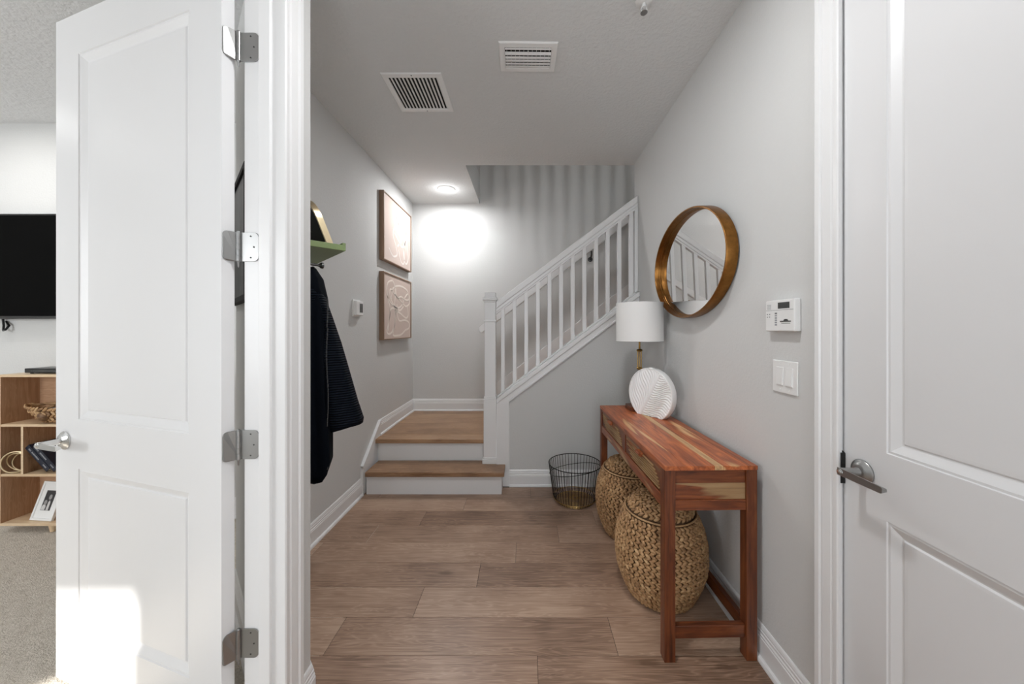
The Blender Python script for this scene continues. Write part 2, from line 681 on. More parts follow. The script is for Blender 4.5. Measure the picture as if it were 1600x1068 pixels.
# walls ----------------------------------------------------------------
struct('wall_left', box(-1.42, XL, 1.72, YB + 0.12, 0, CEIL), 'wall')
struct('wall_diagonal', MB().prism([(XN, 1.10), (XN, 1.23), (XL, 1.775), (-1.42, 1.775), (-1.42, 1.72), (-0.873, 1.173), (-0.873, 1.10)], 'Z', 0, CEIL), 'wall')
nw = MB().box(-0.873, XN, ENTRY, 0.18, 0, CEIL)
nw.box(-0.873, XN, 0.18, 1.10, 2.46, CEIL)
struct('wall_near_left', nw, 'wall')
rw = MB().box(XR, 1.06, 1.062, 3.05, 0, CEIL)
rw.box(XR, 1.06, 0.14, 1.062, 2.46, CEIL)
rw.box(XR, 1.06, ENTRY, 0.14, 0, CEIL)
struct('wall_right', rw, 'wall')
struct('wall_back', box(-1.42, 3.6, YB, YB + 0.12, 0, TOP), 'wall')
ew = MB().box(-0.89, -0.42, ENTRY - 0.12, ENTRY, 0, CEIL)
ew.box(0.58, 1.06, ENTRY - 0.12, ENTRY, 0, CEIL)
ew.box(-0.42, 0.58, ENTRY - 0.12, ENTRY, 2.4, CEIL)
ew.box(-0.42, 0.58, ENTRY - 0.12, ENTRY, 0, 0.3)
struct('wall_entry', ew, 'wall')
# stairwell above
struct('wall_upstairs_left', box(-0.65, -0.53, 0.5, YB, UP, TOP), 'wall')
struct('wall_upstairs_front', box(-0.65, 3.6, 0.4, 0.5, UP, TOP), 'wall')
struct('wall_upstairs_right', box(3.5, 3.6, 0.5, YB, 0, TOP), 'wall')
struct('wall_stairwell_right', box(1.06, 3.5, YK, 3.05, 0, CEIL), 'wall')
# den
struct('wall_den_back', box(-4.6, -1.42, 2.45, 2.57, 0, CEIL), 'wall')
struct('wall_den_left', box(-4.7, -4.6, -1.5, 2.57, 0, CEIL), 'wall')
# den window: sun passes through its lower sash
WX0, WX1, WZ0, WZ1 = -3.86, -3.215, 0.9, 2.505
WY = -1.4
dw = MB().box(-4.6, WX0, WY - 0.12, WY, 0, CEIL)
dw.box(WX1, -0.89, WY - 0.12, WY, 0, CEIL)
dw.box(WX0, WX1, WY - 0.12, WY, 0, WZ0)
dw.box(WX0, WX1, WY - 0.12, WY, WZ1, CEIL)
struct('wall_den_front', dw, 'wall')
wf = setting('window_1', ((WX0 + WX1) / 2, WY - 0.06, WZ0))
fm = MB().box(WX0, WX0 + 0.03, WY - 0.09, WY - 0.04, WZ0, WZ1)
fm.box(WX1 - 0.03, WX1, WY - 0.09, WY - 0.04, WZ0, WZ1)
fm.box(WX0, WX1, WY - 0.09, WY - 0.04, WZ0, WZ0 + 0.03)
fm.box(WX0, WX1, WY - 0.09, WY - 0.04, WZ1 - 0.03, WZ1)
fm.build('window_frame', 'trim', wf)
wf2 = setting('window_added', (0.08, ENTRY - 0.06, 0.3))  # unseen opening, added behind the camera to go with the fill light
fm = MB().box(-0.42, -0.37, ENTRY - 0.09, ENTRY - 0.04, 0.3, 2.4)
fm.box(0.53, 0.58, ENTRY - 0.09, ENTRY - 0.04, 0.3, 2.4)
fm.box(-0.42, 0.58, ENTRY - 0.09, ENTRY - 0.04, 0.3, 0.35)
fm.box(-0.42, 0.58, ENTRY - 0.09, ENTRY - 0.04, 2.35, 2.4)
fm.build('window_frame', 'trim', wf2)

# baseboards -----------------------------------------------------------
BP = [(0, 0), (0.028, 0), (0.028, 0.007), (0.024, 0.015), (0.015, 0.019), (0.015, 0.088), (0.0125, 0.092), (0.0135, 0.098),
      (0.010, 0.103), (0.011, 0.112), (0.0085, 0.116), (0.0085, 0.122), (0.006, 0.131), (0.003, 0.135), (0, 0.135)]
struct('baseboard_left', MB().sweep([(XN, 1.168), (XN, 1.23), (XL, 1.775), (XL, 2.757)], BP), 'trim')
struct('baseboard_right', MB().sweep([(-0.139, YK), (XR, YK), (XR, 1.134)], BP), 'trim')
struct('baseboard_landing', MB().sweep([(XL, 3.085), (XL, YB), (-0.33, YB)], BP, 0.37), 'trim')
struct('baseboard_den', MB().sweep([(-4.6, 2.45), (-1.42, 2.45), (-1.42, 1.72), (-0.873, 1.173)], BP), 'trim')

# ------------------------------------------------------------------ near left doorway: jamb, casing, open door
jm = MB().box(-0.874, XN, 1.09, 1.12, 0, 2.46)
jm.box(-0.874, XN, 0.16, 0.19, 0, 2.46)
jm.box(-0.874, XN, 0.19, 1.09, 2.445, 2.475)
trim1 = struct('trim_1', jm, 'trim', bevel=0.0015)
st = MB().box(-0.822, -0.787, 1.078, 1.091, 0, 2.445)
st.build('door_stop', 'trim', trim1, bevel=0.002)

CP = [(0.0, 0.0), (0.0, 0.010), (0.004, 0.013), (0.016, 0.013), (0.019, 0.009), (0.024, 0.014), (0.050, 0.017), (0.056, 0.013), (0.060, 0.020),
      (0.074, 0.021), (0.080, 0.017), (0.082, 0.0)]


def casing_prof(y_in, sgn_y, x_wall, sgn_x):
    return [(x_wall + sgn_x * d, y_in + sgn_y * t) for t, d in CP]


c1 = MB().prism(casing_prof(1.086, 1, XN, 1), 'Z', 0, 2.53)
c1.prism(casing_prof(0.194, -1, XN, 1), 'Z', 0, 2.53)
c1.prism([(0.12, 2.449), (1.168, 2.449), (1.168, 2.53), (0.12, 2.53)], 'X', XN, XN + 0.018)
struct('trim_2', c1, 'trim')
# room side casing
struct('trim_3', MB().box(-0.879, -0.873, 1.098, 1.16, 0, 2.50), 'trim')


def door_leaf(root, W, H, t, stile, panels, mat='door'):
    """local frame: x 0..W from hinge edge, front face at y=-t/2.. back y=+t/2, z 0..H"""
    m = MB()
    m.box(0, stile, -t / 2, t / 2, 0, H)
    m.box(W - stile, W, -t / 2, t / 2, 0, H)
    zs = [0.0]
    for (a, b) in panels: zs += [a, b]
    zs.append(H)
    for i in range(0, len(zs), 2):
        m.box(stile, W - stile, -t / 2, t / 2, zs[i], zs[i + 1])
    leaf = m.build('door_leaf', mat, root, local=True)
    prof = [(0, 0), (0.002, 0.0035), (0.008, 0.0030), (0.028, 0.0125), (0.032, 0.0135), (0.036, 0.0100), (0.044, 0.0095)]
    for (a, b) in panels:
        p = MB()
        p.rings(stile, W - stile, a, b, prof, lambda u, d, w: (u, -t / 2 + d, w))
        p.rings(stile, W - stile, a, b, prof, lambda u, d, w: (u, t / 2 - d, w))
        p.build('panel', mat, root, local=True)
    return leaf


HD = 2.435
P0 = Vector((-0.912, 1.052))          # hinge-side corner of the face we see
P1 = Vector((-1.751, 1.309))          # free corner of the same face
ddir = (P1 - P0).normalized()
DW = (P1 - P0).length
t_d = 0.036
# local x -> ddir, local front (-y) -> towards camera
ang = math.atan2(ddir.y, ddir.x)
# rotating local by ang: local -y -> (sin, -cos); for ang near 163deg this is (+.29,+.96): away, so the seen face is +y
door1 = setting('door_1', (P0.x, P0.y, 0.014), ang)
nrm = Vector((-sin(ang), cos(ang)))   # local +y in world
# the seen face is at local y=0 and the slab extends to local -y
PAN = [(0.207, 0.790), (0.968, 2.288)]


lf = door_leaf(door1, DW, HD, t_d, 0.142, PAN)
for ch in door1.children:
    ch.location.y = -t_d / 2


def hinge_leaf_poly(w, h, r=0.016):
    """leaf outline in (x,z): barrel side at x=0, rounded outer corners at x=w"""
    pts = [(0, -h / 2), (w - r, -h / 2)]
    for i in range(1, 7):
        a = -pi / 2 + pi / 2 * i / 6
        pts.append((w - r + r * cos(a), -h / 2 + r + r * sin(a)))
    for i in range(0, 7):
        a = pi / 2 * i / 6
        pts.append((w - r + r * cos(a), h / 2 - r + r * sin(a)))
    pts.append((0, h / 2))
    return pts


BX, BY = -0.8875, 1.0840     # barrel axis in plan
screw_mesh = None
edge_dir = Vector((nrm.x, nrm.y)) * 1.0      # from far corner to near corner of the hinge edge (local +y)
for hz in (0.337, 0.951, 1.562, 2.180):
    HH = 0.090
    far = P0 - Vector((nrm.x, nrm.y)) * t_d
    hg = MB()
    # plate on the jamb (faces the camera)
    pl = hinge_leaf_poly(0.058, HH)
    hg.prism([(BX + 0.002 + x, hz + z) for x, z in pl], 'Y', 1.0865, 1.0895)
    # plate on the door edge
    outn = Vector((-ddir.x, -ddir.y))
    n0 = P0 - Vector((nrm.x, nrm.y)) * t_d + outn * 0.0004
    u2 = Vector((nrm.x, nrm.y))
    nn = outn
    LL = 0.0345
    vs_, fs_ = [], []
    pl2 = [(x if x > 0 else -0.009, z) for x, z in hinge_leaf_poly(LL, HH, 0.013)]
    for s_ in (0, 0.0025):
        for x, z in pl2:
            q = n0 + u2 * x + nn * s_
            if x < 0:
                q = Vector((BX, BY + 0.004)) + nn * (s_ - 0.0012)
            vs_.append((q.x, q.y, hz + z))
    n_ = len(pl2)
    fs_ = [tuple(range(n_)), tuple(range(n_, 2 * n_))[::-1]] + [(i, (i + 1) % n_, n_ + (i + 1) % n_, n_ + i) for i in range(n_)]
    hg.add(vs_, fs_)
    # door space is rotated, so bring world coordinates into it
    inv = (Matrix.Translation(door1.location) @ Matrix.Rotation(ang, 4, 'Z')).inverted()
    hg.transform(inv)
    ho = hg.build('hinge', 'nickel', door1, local=True, bevel=0.0006)
    br = MB()
    for i in range(5):
        z0 = hz - HH / 2 + i * HH / 5
        br.lathe([(0.0, z0 + 0.0003), (0.0066, z0 + 0.0003), (0.0066, z0 + HH / 5 - 0.0003), (0, z0 + HH / 5 - 0.0003)], 14, (BX, BY, 0))
    br.lathe([(0.0, hz + HH / 2 + 0.004), (0.004, hz + HH / 2 + 0.003), (0.005, hz + HH / 2), (0, hz + HH / 2)][::-1], 12, (BX, BY, 0))
    br.lathe([(0.0, hz - HH / 2 - 0.02), (0.0022, hz - HH / 2 - 0.016), (0.003, hz - HH / 2 - 0.004), (0.005, hz - HH / 2)], 12, (BX, BY, 0))
    br.transform(inv)
    br.build('barrel', 'nickel', ho, local=True, smooth=True)
    for (sx, sz) in ((0.036, 0.033), (0.046, 0.0), (0.036, -0.033)):
        s1 = MB().lathe([(0, -0.0006), (0.0022, -0.0004), (0.0026, 0.0004), (0.0022, 0.0002), (0, 0.0008)], 8)
        s1.transform(inv @ Matrix.Translation((BX + sx, 1.0862, hz + sz)) @ Matrix.Rotation(pi / 2, 4, 'X'))
        s1.build('screw', 'steel', ho, local=True)
    for (sx, sz) in ((0.55, 0.033), (0.78, 0.0), (0.55, -0.033)):
        q = n0 + u2 * (sx * LL) + nn * 0.0030
        a_ = math.atan2(nn.y, nn.x)
        s1 = MB().lathe([(0, -0.0006), (0.0022, -0.0004), (0.0026, 0.0004), (0, 0.0006)], 8)
        s1.transform(inv @ Matrix.Translation((q.x, q.y, hz + sz)) @ Matrix.Rotation(a_, 4, 'Z') @ Matrix.Rotation(pi / 2, 4, 'Y'))
        s1.build('screw', 'steel', ho, local=True)


def lever(root, cx, cz, y_face, out, arm_dir, mat, name='lever_handle'):
    """local door frame: rose at (cx, y_face, cz), handle grows along y by 'out' sign, arm along +-x"""
    m = MB()
    s = out
    prof = [(0.0, 0), (0.033, 0), (0.0335, 0.004), (0.031, 0.007), (0.027, 0.009), (0.0235, 0.013), (0.019, 0.015), (0.016, 0.016), (0.0, 0.016)]
    m.lathe([(r, s * h) for r, h in prof], 40, (cx, y_face, cz), axis='Y')
    rose = m.build('rose', mat, root, local=True, smooth=True)
    m = MB()
    m.tube([(cx, y_face + s * 0.014, cz), (cx, y_face + s * 0.022, cz), (cx, y_face + s * 0.045, cz), (cx, y_face + s * 0.064, cz), (cx, y_face + s * 0.068, cz)],
           [0.0125, 0.0105, 0.0105, 0.0110, 0.0085], 24)
    # flat arm
    ax = arm_dir
    t0, t1 = y_face + s * 0.050, y_face + s * 0.066
    pts = []
    L_ = 0.118
    arm = [(-0.008, -0.0105), (0.02, -0.010), (L_ - 0.004, -0.0085), (L_, -0.006), (L_, 0.006), (L_ - 0.004, 0.0085), (0.02, 0.010), (-0.008, 0.0105)]
    vs_ = []
    for (x, z) in arm:
        bend = 0.0 if x < 0.02 else -0.002 * s
        vs_.append((cx + ax * x, y_face + s * 0.056 + bend, cz + z * 0.55))
    for (x, z) in arm:
        vs_.append((cx + ax * x, y_face + s * 0.0665, cz + z))
    n_ = len(arm)
    m.add(vs_, [tuple(range(n_)), tuple(range(n_, 2 * n_))[::-1]] + [(i, (i + 1) % n_, n_ + (i + 1) % n_, n_ + i) for i in range(n_)])
    m.build(name, mat, root, local=True, smooth=True)
    k = MB().lathe([(0, s * 0.0675), (0.006, s * 0.068), (0.0055, s * 0.070), (0, s * 0.0705)], 16, (cx, y_face, cz), axis='Y')
    k.build('lock_button', 'chrome', rose, local=True, smooth=True)


lever(door1, DW - 0.062, 0.900 - 0.014, 0.0, 1, -1, 'chrome')
lever(door1, DW - 0.062, 0.900 - 0.014, -t_d, -1, -1, 'chrome')

# ------------------------------------------------------------------ right doorway and closed door
jm = MB().box(XR - 0.001, 1.06, 1.0565, 1.075, 0, 2.46)
jm.box(XR - 0.001, 1.06, 0.13, 0.147, 0, 2.46)
jm.box(XR - 0.001, 1.06, 0.147, 1.0565, 2.447, 2.475)
jm.box(0.992, 1.06, 0.147, 1.0565, 0, 2.447)
struct('trim_4', jm, 'trim')
c2 = MB().prism(casing_prof(1.048, 1, XR, -1), 'Z', 0, 2.53)
c2.prism(casing_prof(0.155, -1, XR, -1), 'Z', 0, 2.53)
c2.prism([(0.075, 2.451), (1.13, 2.451), (1.13, 2.53), (0.075, 2.53)], 'X', XR - 0.018, XR)
struct('trim_5', c2, 'trim')
DW2 = 0.90
XD = 0.952
door2 = setting('door_2', (XD, 1.0525 - DW2, 0.012), R(90))
# local x -> +Y, local +y -> -X (towards the hall)
door_leaf(door2, DW2, HD, t_d, 0.124, PAN)
for ch in door2.children:
    ch.location.y = -t_d / 2
lever(door2, DW2 - 0.060, 0.906 - 0.012, 0.0, 1, -1, 'nickel')
sp = MB().prism([(1.046, 0.85), (1.0575, 0.845), (1.0575, 0.945), (1.046, 0.94)], 'X', 0.9375, 0.951)
sp.transform(Matrix.Identity(4))
spo = sp.build('strike_plate', 'blackmatte', bpy.data.objects['trim_4'], bevel=0.001)

# ------------------------------------------------------------------ staircase
RISE = 0.187
RUN = 0.249
stair = thing('staircase', 'wooden stair treads with white risers turning right above a square landing', 'staircase', (-0.8, 3.2, 0))


def tread(x0, x1, y0, y1, ztop, th=0.036):
    return box(x0, x1, y0, y1, ztop - th, ztop).build('tread', 'tread', stair, bevel=0.005, seg=3)


tread(-1.262, -0.172, 2.748, 3.006, 0.184)
box(-1.262, -0.193, 2.777, 3.0, 0, 0.148).build('riser', 'riser', stair, bevel=0.001)
# the landing is laid of boards, nosing first
lb = [2.984, 3.13, 3.317, 3.503, 3.690, 3.876, YB]
for i in range(6):
    box(-1.282, -0.31, lb[i] + 0.0004, lb[i + 1] - 0.0004, 0.334, 0.370).build('board', 'tread', stair, bevel=0.0045 if i == 0 else 0.0006, seg=2)
box(-1.262, -0.345, 3.006, 3.03, 0.184, 0.334).build('riser', 'riser', stair, bevel=0.001)
box(-1.28, -0.33, 3.03, YB, 0.0, 0.334).build('landing_base', 'riser', stair)
for k in range(1, 13):
    xn = -0.337 + RUN * (k - 1)
    z = 0.37 + RISE * k
    box(xn, xn + RUN + 0.03, 3.052, YB - 0.018, z - 0.034, z).build('tread', 'tread', stair, bevel=0.005, seg=2)
    box(xn + 0.025, xn + 0.045, 3.052, YB - 0.018, z - RISE, z - 0.034).build('riser', 'riser', stair)
# slope lines
S = lambda x: 1.168 + 0.75 * (x - 0.34)          # top of the cap on the wall under the stairs
RT = lambda x: 1.980 + 0.75 * (x - 0.34)         # top of the handrail
N = lambda x: 0.744 + 0.75 * (x + 0.088)         # nosing line
# skirt boards
sk = MB().prism([(2.757, 0), (2.757, 0.228), (3.082, 0.497), (3.10, 0.505), (3.10, 0)], 'X', XL, XL + 0.020)
sk.build('skirt_board', 'trim', stair, bevel=0.002)
cap_ = MB().prism([(2.757, 0.215), (2.757, 0.232), (3.082, 0.504), (3.10, 0.505), (3.10, 0.493), (3.086, 0.489)], 'X', XL, XL + 0.026)
cap_.build('skirt_cap', 'trim', stair, bevel=0.002)
fs = MB().prism([(-0.33, 0.37), (-0.33, N(-0.33) + 0.13), (2.6, N(2.6) + 0.13), (2.6, N(2.6) - 0.25), (-0.1, 0.37)], 'Y', YB - 0.018, YB)
fs.build('skirt_board', 'trim', stair, bevel=0.002)

# wall below the railing
kw = MB().prism([(-0.15, 0), (XR, 0), (XR, S(XR) - 0.04), (-0.15, S(-0.15) - 0.04)], 'Y', YK, 3.05)
struct('wall_under_stairs', kw, 'wall')

rail = thing('stair_railing', 'white painted stair railing with square newel post and square balusters', 'railing', (-0.3, 2.98, 0))
# stringer trim and cap
XA = -0.245
tr = MB().prism([(XA, S(XA) - 0.040), (XR - 0.001, S(XR) - 0.040), (XR - 0.001, S(XR) - 0.105), (-0.139, S(-0.139) - 0.105), (-0.139, 0), (XA, 0)], 'Y', YK - 0.016, YK)
tr.build('stringer_board', 'trim', rail, bevel=0.002)
tr = MB().prism([(-0.142, S(-0.142) - 0.088), (XR - 0.001, S(XR) - 0.088), (XR - 0.001, S(XR) - 0.106), (-0.142, S(-0.142) - 0.106)], 'Y', YK - 0.024, YK - 0.015)
tr.build('stringer_moulding', 'trim', rail, bevel=0.003)
tr = MB().prism([(XA, S(XA)), (XR - 0.001, S(XR)), (XR - 0.001, S(XR) - 0.042), (XA, S(XA) - 0.042)], 'Y', YK - 0.030, 3.065)
tr.build('stringer_cap', 'trim', rail, bevel=0.006, seg=3)
tr = MB().prism([(-0.245, S(-0.245) + 0.014), (XR - 0.001, S(XR) + 0.014), (XR - 0.001, S(XR)), (-0.245, S(-0.245))], 'Y', 2.955, 3.005)
tr.build('bottom_rail', 'trim', rail, bevel=0.003)
# newel post
nx0, nx1, ny0, ny1 = -0.347, -0.255, 2.935, 3.027
nm = MB().box(nx0, nx1, ny0, ny1, 0.184, 1.53)
newel = nm.build('newel_post', 'trim', rail, bevel=0.004)
ncx, ncy = (nx0 + nx1) / 2, (ny0 + ny1) / 2


def square_stack(mb, cx, cy, prof):
    for (h, z0, z1) in prof:
        mb.box(cx - h, cx + h, cy - h, cy + h, z0, z1)
    return mb


square_stack(MB(), ncx, ncy, [(0.0535, 0.184, 0.72), (0.0505, 0.72, 0.745)]).build('post_base', 'trim', newel, bevel=0.004)
square_stack(MB(), ncx, ncy, [(0.064, 0.184, 0.222), (0.058, 0.222, 0.236)]).build('base_moulding', 'trim', newel, bevel=0.004)
square_stack(MB(), ncx, ncy, [(0.052, 1.365, 1.382)]).build('neck_moulding', 'trim', newel, bevel=0.005)
square_stack(MB(), ncx, ncy, [(0.052, 1.53, 1.545), (0.062, 1.545, 1.562), (0.055, 1.562, 1.575), (0.044, 1.575, 1.615)]).build('post_cap', 'trim', newel, bevel=0.005)
# handrail
hr = MB().prism([(nx1, RT(nx1)), (XR - 0.001, RT(XR)), (XR - 0.001, RT(XR) - 0.062), (nx1, RT(nx1) - 0.062)], 'Y', 2.946, 3.014)
hrail = hr.build('handrail', 'trim', rail, bevel=0.010, seg=3)
hr = MB().prism([(nx1, RT(nx1) - 0.060), (XR - 0.001, RT(XR) - 0.060), (XR - 0.001, RT(XR) - 0.088), (nx1, RT(nx1) - 0.088)], 'Y', 2.956, 3.004)
hr.build('rail_fillet', 'trim', hrail, bevel=0.003)
hr = MB().prism([(nx1, RT(nx1) - 0.088), (XR - 0.001, RT(XR) - 0.088), (XR - 0.001, RT(XR) - 0.106), (nx1, RT(nx1) - 0.106)], 'Y', 2.962, 2.998)
hr.build('rail_fillet', 'trim', hrail, bevel=0.002)
for i in range(12):
    x = (785.9 - 822) * 2.98 / FPX + i * 0.0985
    h = 0.0155
    b = MB().prism([(x - h, S(x - h)), (x + h, S(x + h)), (x + h, RT(x + h) - 0.095), (x - h, RT(x - h) - 0.095)], 'Y', 2.9645, 2.9955)
    b.build('baluster', 'trim', rail, bevel=0.002)
b = MB().prism([(0.914, S(0.914)), (XR - 0.001, S(XR)), (XR - 0.001, RT(XR) - 0.09), (0.914, RT(0.914) - 0.09)], 'Y', 2.955, 3.005)
b.build('half_post', 'trim', rail, bevel=0.002)

# wall-mounted handrail on the far wall
whr = thing('wall_handrail', 'white wall handrail on metal brackets climbing the far stair wall', 'handrail', (-0.5, YB, 1.3))
WH = lambda x: 1.945 + 0.75 * (x - 0.3)
m = MB().prism([(-0.50, WH(-0.50)), (2.3, WH(2.3)), (2.3, WH(2.3) - 0.088), (-0.50, WH(-0.50) - 0.088), (-0.525, WH(-0.5) - 0.07), (-0.53, WH(-0.5) - 0.02)], 'Y', 3.925, 3.965)
m.build('rail', 'trim', whr, bevel=0.008, seg=3)
for x in (-0.40, 0.735, 1.85):
    m = MB().tube([(x, YB - 0.004, WH(x) - 0.17), (x, YB - 0.04, WH(x) - 0.165), (x, 3.95, WH(x) - 0.13), (x, 3.945, WH(x) - 0.09)], 0.009, 10)
    m.lathe([(0, 0), (0.028, 0), (0.026, -0.006), (0, -0.008)], 20, (x, YB - 0.001, WH(x) - 0.17), axis='Y')
    m.build('bracket', 'steel', whr, smooth=True)

# upstairs guard rail at the edge of the upper floor (its shadow falls on the far wall)
ug = thing('guard_rail', 'white baluster guard rail along the upper floor edge above the stairwell', 'railing', (1.4, 3.03, UP))
MB().box(-0.52, 3.5, 3.00, 3.06, UP + 0.90, UP + 0.95).build('handrail', 'trim', ug)
MB().box(-0.52, 3.5, 3.01, 3.05, UP + 0.001, UP + 0.03).build('bottom_rail', 'trim', ug)
bsrc = None
for i in range(34):
    x = -0.45 + i * 0.115
    if bsrc is None:
        bsrc = box(x - 0.016, x + 0.016, 3.014, 3.046, UP + 0.03, UP + 0.90).build('baluster', 'trim', ug)
        bl = bsrc.location.copy()
        x00 = x
    else:
        copy_part(bsrc, ug, (bl.x + x - x00, bl.y, bl.z))

# ------------------------------------------------------------------ ceiling fittings
# return air grille
g = thing('return_air_grille', 'square white louvred return air grille in the ceiling nearer the left wall', 'vent', (-0.645, 2.137, CEIL))
gx0, gx1, gy0, gy1 = -0.817, -0.475, 1.963, 2.312
m = MB()
prof = [(0, 0), (0.0, -0.003), (0.004, -0.007), (0.030, -0.009), (0.032, -0.007), (0.033, 0.0)]
m.rings(gx0, gx1, gy0, gy1, prof, lambda u, d, w: (u, w, CEIL + d), cap=False)
m.build('frame', 'vent', g, fix=True)
box(gx0 + 0.03, gx1 - 0.03, gy0 + 0.03, gy1 - 0.03, CEIL - 0.0012, CEIL - 0.0002).build('backing', 'dark', g)
for i in range(13):
    x = gx0 + 0.042 + i * 0.0218
    m = MB().add([(x, gy0 + 0.033, CEIL - 0.0015), (x + 0.012, gy0 + 0.033, CEIL - 0.0085), (x + 0.0135, gy0 + 0.033, CEIL - 0.0075), (x + 0.0015, gy0 + 0.033, CEIL - 0.001),
                  (x, gy1 - 0.033, CEIL - 0.0015), (x + 0.012, gy1 - 0.033, CEIL - 0.0085), (x + 0.0135, gy1 - 0.033, CEIL - 0.0075), (x + 0.0015, gy1 - 0.033, CEIL - 0.001)],
                 [(0, 1, 2, 3), (7, 6, 5, 4), (0, 4, 5, 1), (1, 5, 6, 2), (2, 6, 7, 3), (3, 7, 4, 0)])
    m.build('slat', 'vent', g)
for yy in (gy0 + 0.014, gy1 - 0.014):
    MB().lathe([(0, CEIL - 0.0095), (0.004, CEIL - 0.009), (0.0045, CEIL - 0.007)], 10, ((gx0 + gx1) / 2, yy, 0)).build('screw', 'nickel', g)

# supply register
g = thing('supply_air_register', 'small white curved-blade air register in the middle of the ceiling', 'vent', (0.01, 1.85, CEIL), R(0.8))
sx0, sx1, sy0, sy1 = -0.1495, 0.1495, -0.1, 0.1
m = MB()
prof = [(0, 0), (0.0, -0.004), (0.004, -0.008), (0.028, -0.010), (0.030, -0.008), (0.031, 0)]
m.rings(sx0, sx1, sy0, sy1, prof, lambda u, d, w: (u, w, d), cap=False)
m.build('frame', 'vent', g, local=True)
box(sx0 + 0.028, sx1 - 0.028, sy0 + 0.028, sy1 - 0.028, -0.0012, -0.0002).build('backing', 'dark', g, local=True)
# fins running front to back behind the blades
fn = MB()
for i in range(11):
    x = sx0 + 0.04 + i * 0.0218
    fn.box(x - 0.0009, x + 0.0009, sy0 + 0.03, sy1 - 0.03, -0.006, -0.0012)
fn.build('fins', 'vent', g, local=True, kind='stuff')


def blade(y, w, z0, z1, curve):
    pts = []
    for i in range(6):
        a = i / 5
        pts.append((y + w * a, z0 + (z1 - z0) * a + curve * sin(pi * a)))
    poly = pts + [(p[0] + 0.0004, p[1] + 0.0012) for p in pts[::-1]]
    return MB().prism(poly, 'X', sx0 + 0.031, sx1 - 0.031)


for (y, w, z0, z1, cu) in ((-0.069, 0.009, -0.010, -0.012, -0.001), (-0.040, 0.014, -0.006, -0.013, -0.002), (-0.014, 0.012, -0.010, -0.013, -0.001),
                           (0.002, 0.028, -0.014, -0.006, -0.004), (0.026, 0.024, -0.013, -0.005, -0.004), (0.046, 0.022, -0.013, -0.004, -0.004)):
    blade(y, w, z0, z1, cu).build('blade', 'vent', g, local=True)
MB().lathe([(0, -0.019), (0.003, -0.018), (0.003, -0.012)], 8, (0, -0.052, 0)).build('lever', 'vent', g, local=True)

# recessed lamp over the landing
g = thing('recessed_light', 'round lit recessed ceiling light above the stair landing', 'light', (-0.816, 3.60, CEIL))
MB().lathe([(0.066, CEIL), (0.088, CEIL), (0.090, CEIL - 0.003), (0.084, CEIL - 0.008), (0.070, CEIL - 0.009), (0.066, CEIL - 0.006)], 40, (-0.816, 3.60, 0)).build('trim_ring', 'white', g, smooth=True)
MB().lathe([(0.068, CEIL - 0.002), (0.066, CEIL - 0.006), (0.045, CEIL - 0.012), (0.0, CEIL - 0.014)], 32, (-0.816, 3.60, 0)).build('lens', 'lamp_lens', g, smooth=True)
g = thing('recessed_light', 'round lit recessed ceiling light above the doorways beside the right door', 'light', (0.08, 0.95, CEIL))
MB().lathe([(0.066, CEIL), (0.088, CEIL), (0.090, CEIL - 0.003), (0.084, CEIL - 0.008), (0.070, CEIL - 0.009), (0.066, CEIL - 0.006)], 40, (0.08, 0.95, 0)).build('trim_ring', 'white', g, smooth=True)
MB().lathe([(0.068, CEIL - 0.002), (0.066, CEIL - 0.006), (0.045, CEIL - 0.012), (0.0, CEIL - 0.014)], 32, (0.08, 0.95, 0)).build('lens', 'lamp_lens', g, smooth=True)

# sprinkler at the top edge of the view
g = thing('fire_sprinkler', 'small white pendant fire sprinkler at the top edge of the ceiling', 'sprinkler', (0.515, 1.535, CEIL))
MB().lathe([(0.0, CEIL), (0.036, CEIL), (0.035, CEIL - 0.004), (0.022, CEIL - 0.010), (0.012, CEIL - 0.012), (0.0, CEIL - 0.012)], 28, (0.515, 1.535, 0)).build('escutcheon', 'white', g, smooth=True)
m = MB().lathe([(0.008, CEIL - 0.010), (0.008, CEIL - 0.022), (0.011, CEIL - 0.024), (0.011, CEIL - 0.030), (0.004, CEIL - 0.032), (0, CEIL - 0.032)], 16, (0.515, 1.535, 0))
for sx in (-1, 1):
    m.tube([(0.515 + sx * 0.010, 1.535, CEIL - 0.028), (0.515 + sx * 0.014, 1.535, CEIL - 0.040), (0.515 + sx * 0.004, 1.535, CEIL - 0.050)], 0.0022, 8)
m.build('body', 'white', g, smooth=True)
MB().lathe([(0, CEIL - 0.050), (0.014, CEIL - 0.050), (0.015, CEIL - 0.052), (0, CEIL - 0.053)], 20, (0.515, 1.535, 0)).build('deflector', 'nickel', g, smooth=True)

# ------------------------------------------------------------------ console table
tb = thing('console_table', 'narrow reddish solid wood console table with two carved drawers by the right wall', 'table', (0.912, 1.385, 0), R(1.3))
TW, TL, TH = 0.369, 1.09, 0.771      # local: x -TW..0, y 0..TL
bx = [-TW, -0.283, -0.171, -0.137, -0.040, 0.0]
tones = [(0.35, 0.72), (0.28, 0.85), (1.0, 0.66), (0.45, 0.82), (0.55, 0.66)]
bsap = [0.38, 0.30, 1.0, 0.5, 0.35]
for i in range(5):
    o = box(bx[i] + 0.0003, bx[i + 1] - 0.0003, -0.003, TL + 0.003, TH - 0.017, TH).build('top_board', 'acaciaY', tb, local=True, bevel=0.0012, color=(bsap[i], tones[i][1]))
LG = 0.043
for (lx, ly, c) in ((-TW, 0, (0.0, 0.27)), (-LG, 0, (0.1, 0.27)), (-TW, TL - LG, (0.0, 0.27)), (-LG, TL - LG, (0.0, 0.27))):
    box(lx, lx + LG, ly, ly + LG, 0, TH - 0.017).build('leg', 'acaciaZ', tb, local=True, bevel=0.002, color=c)
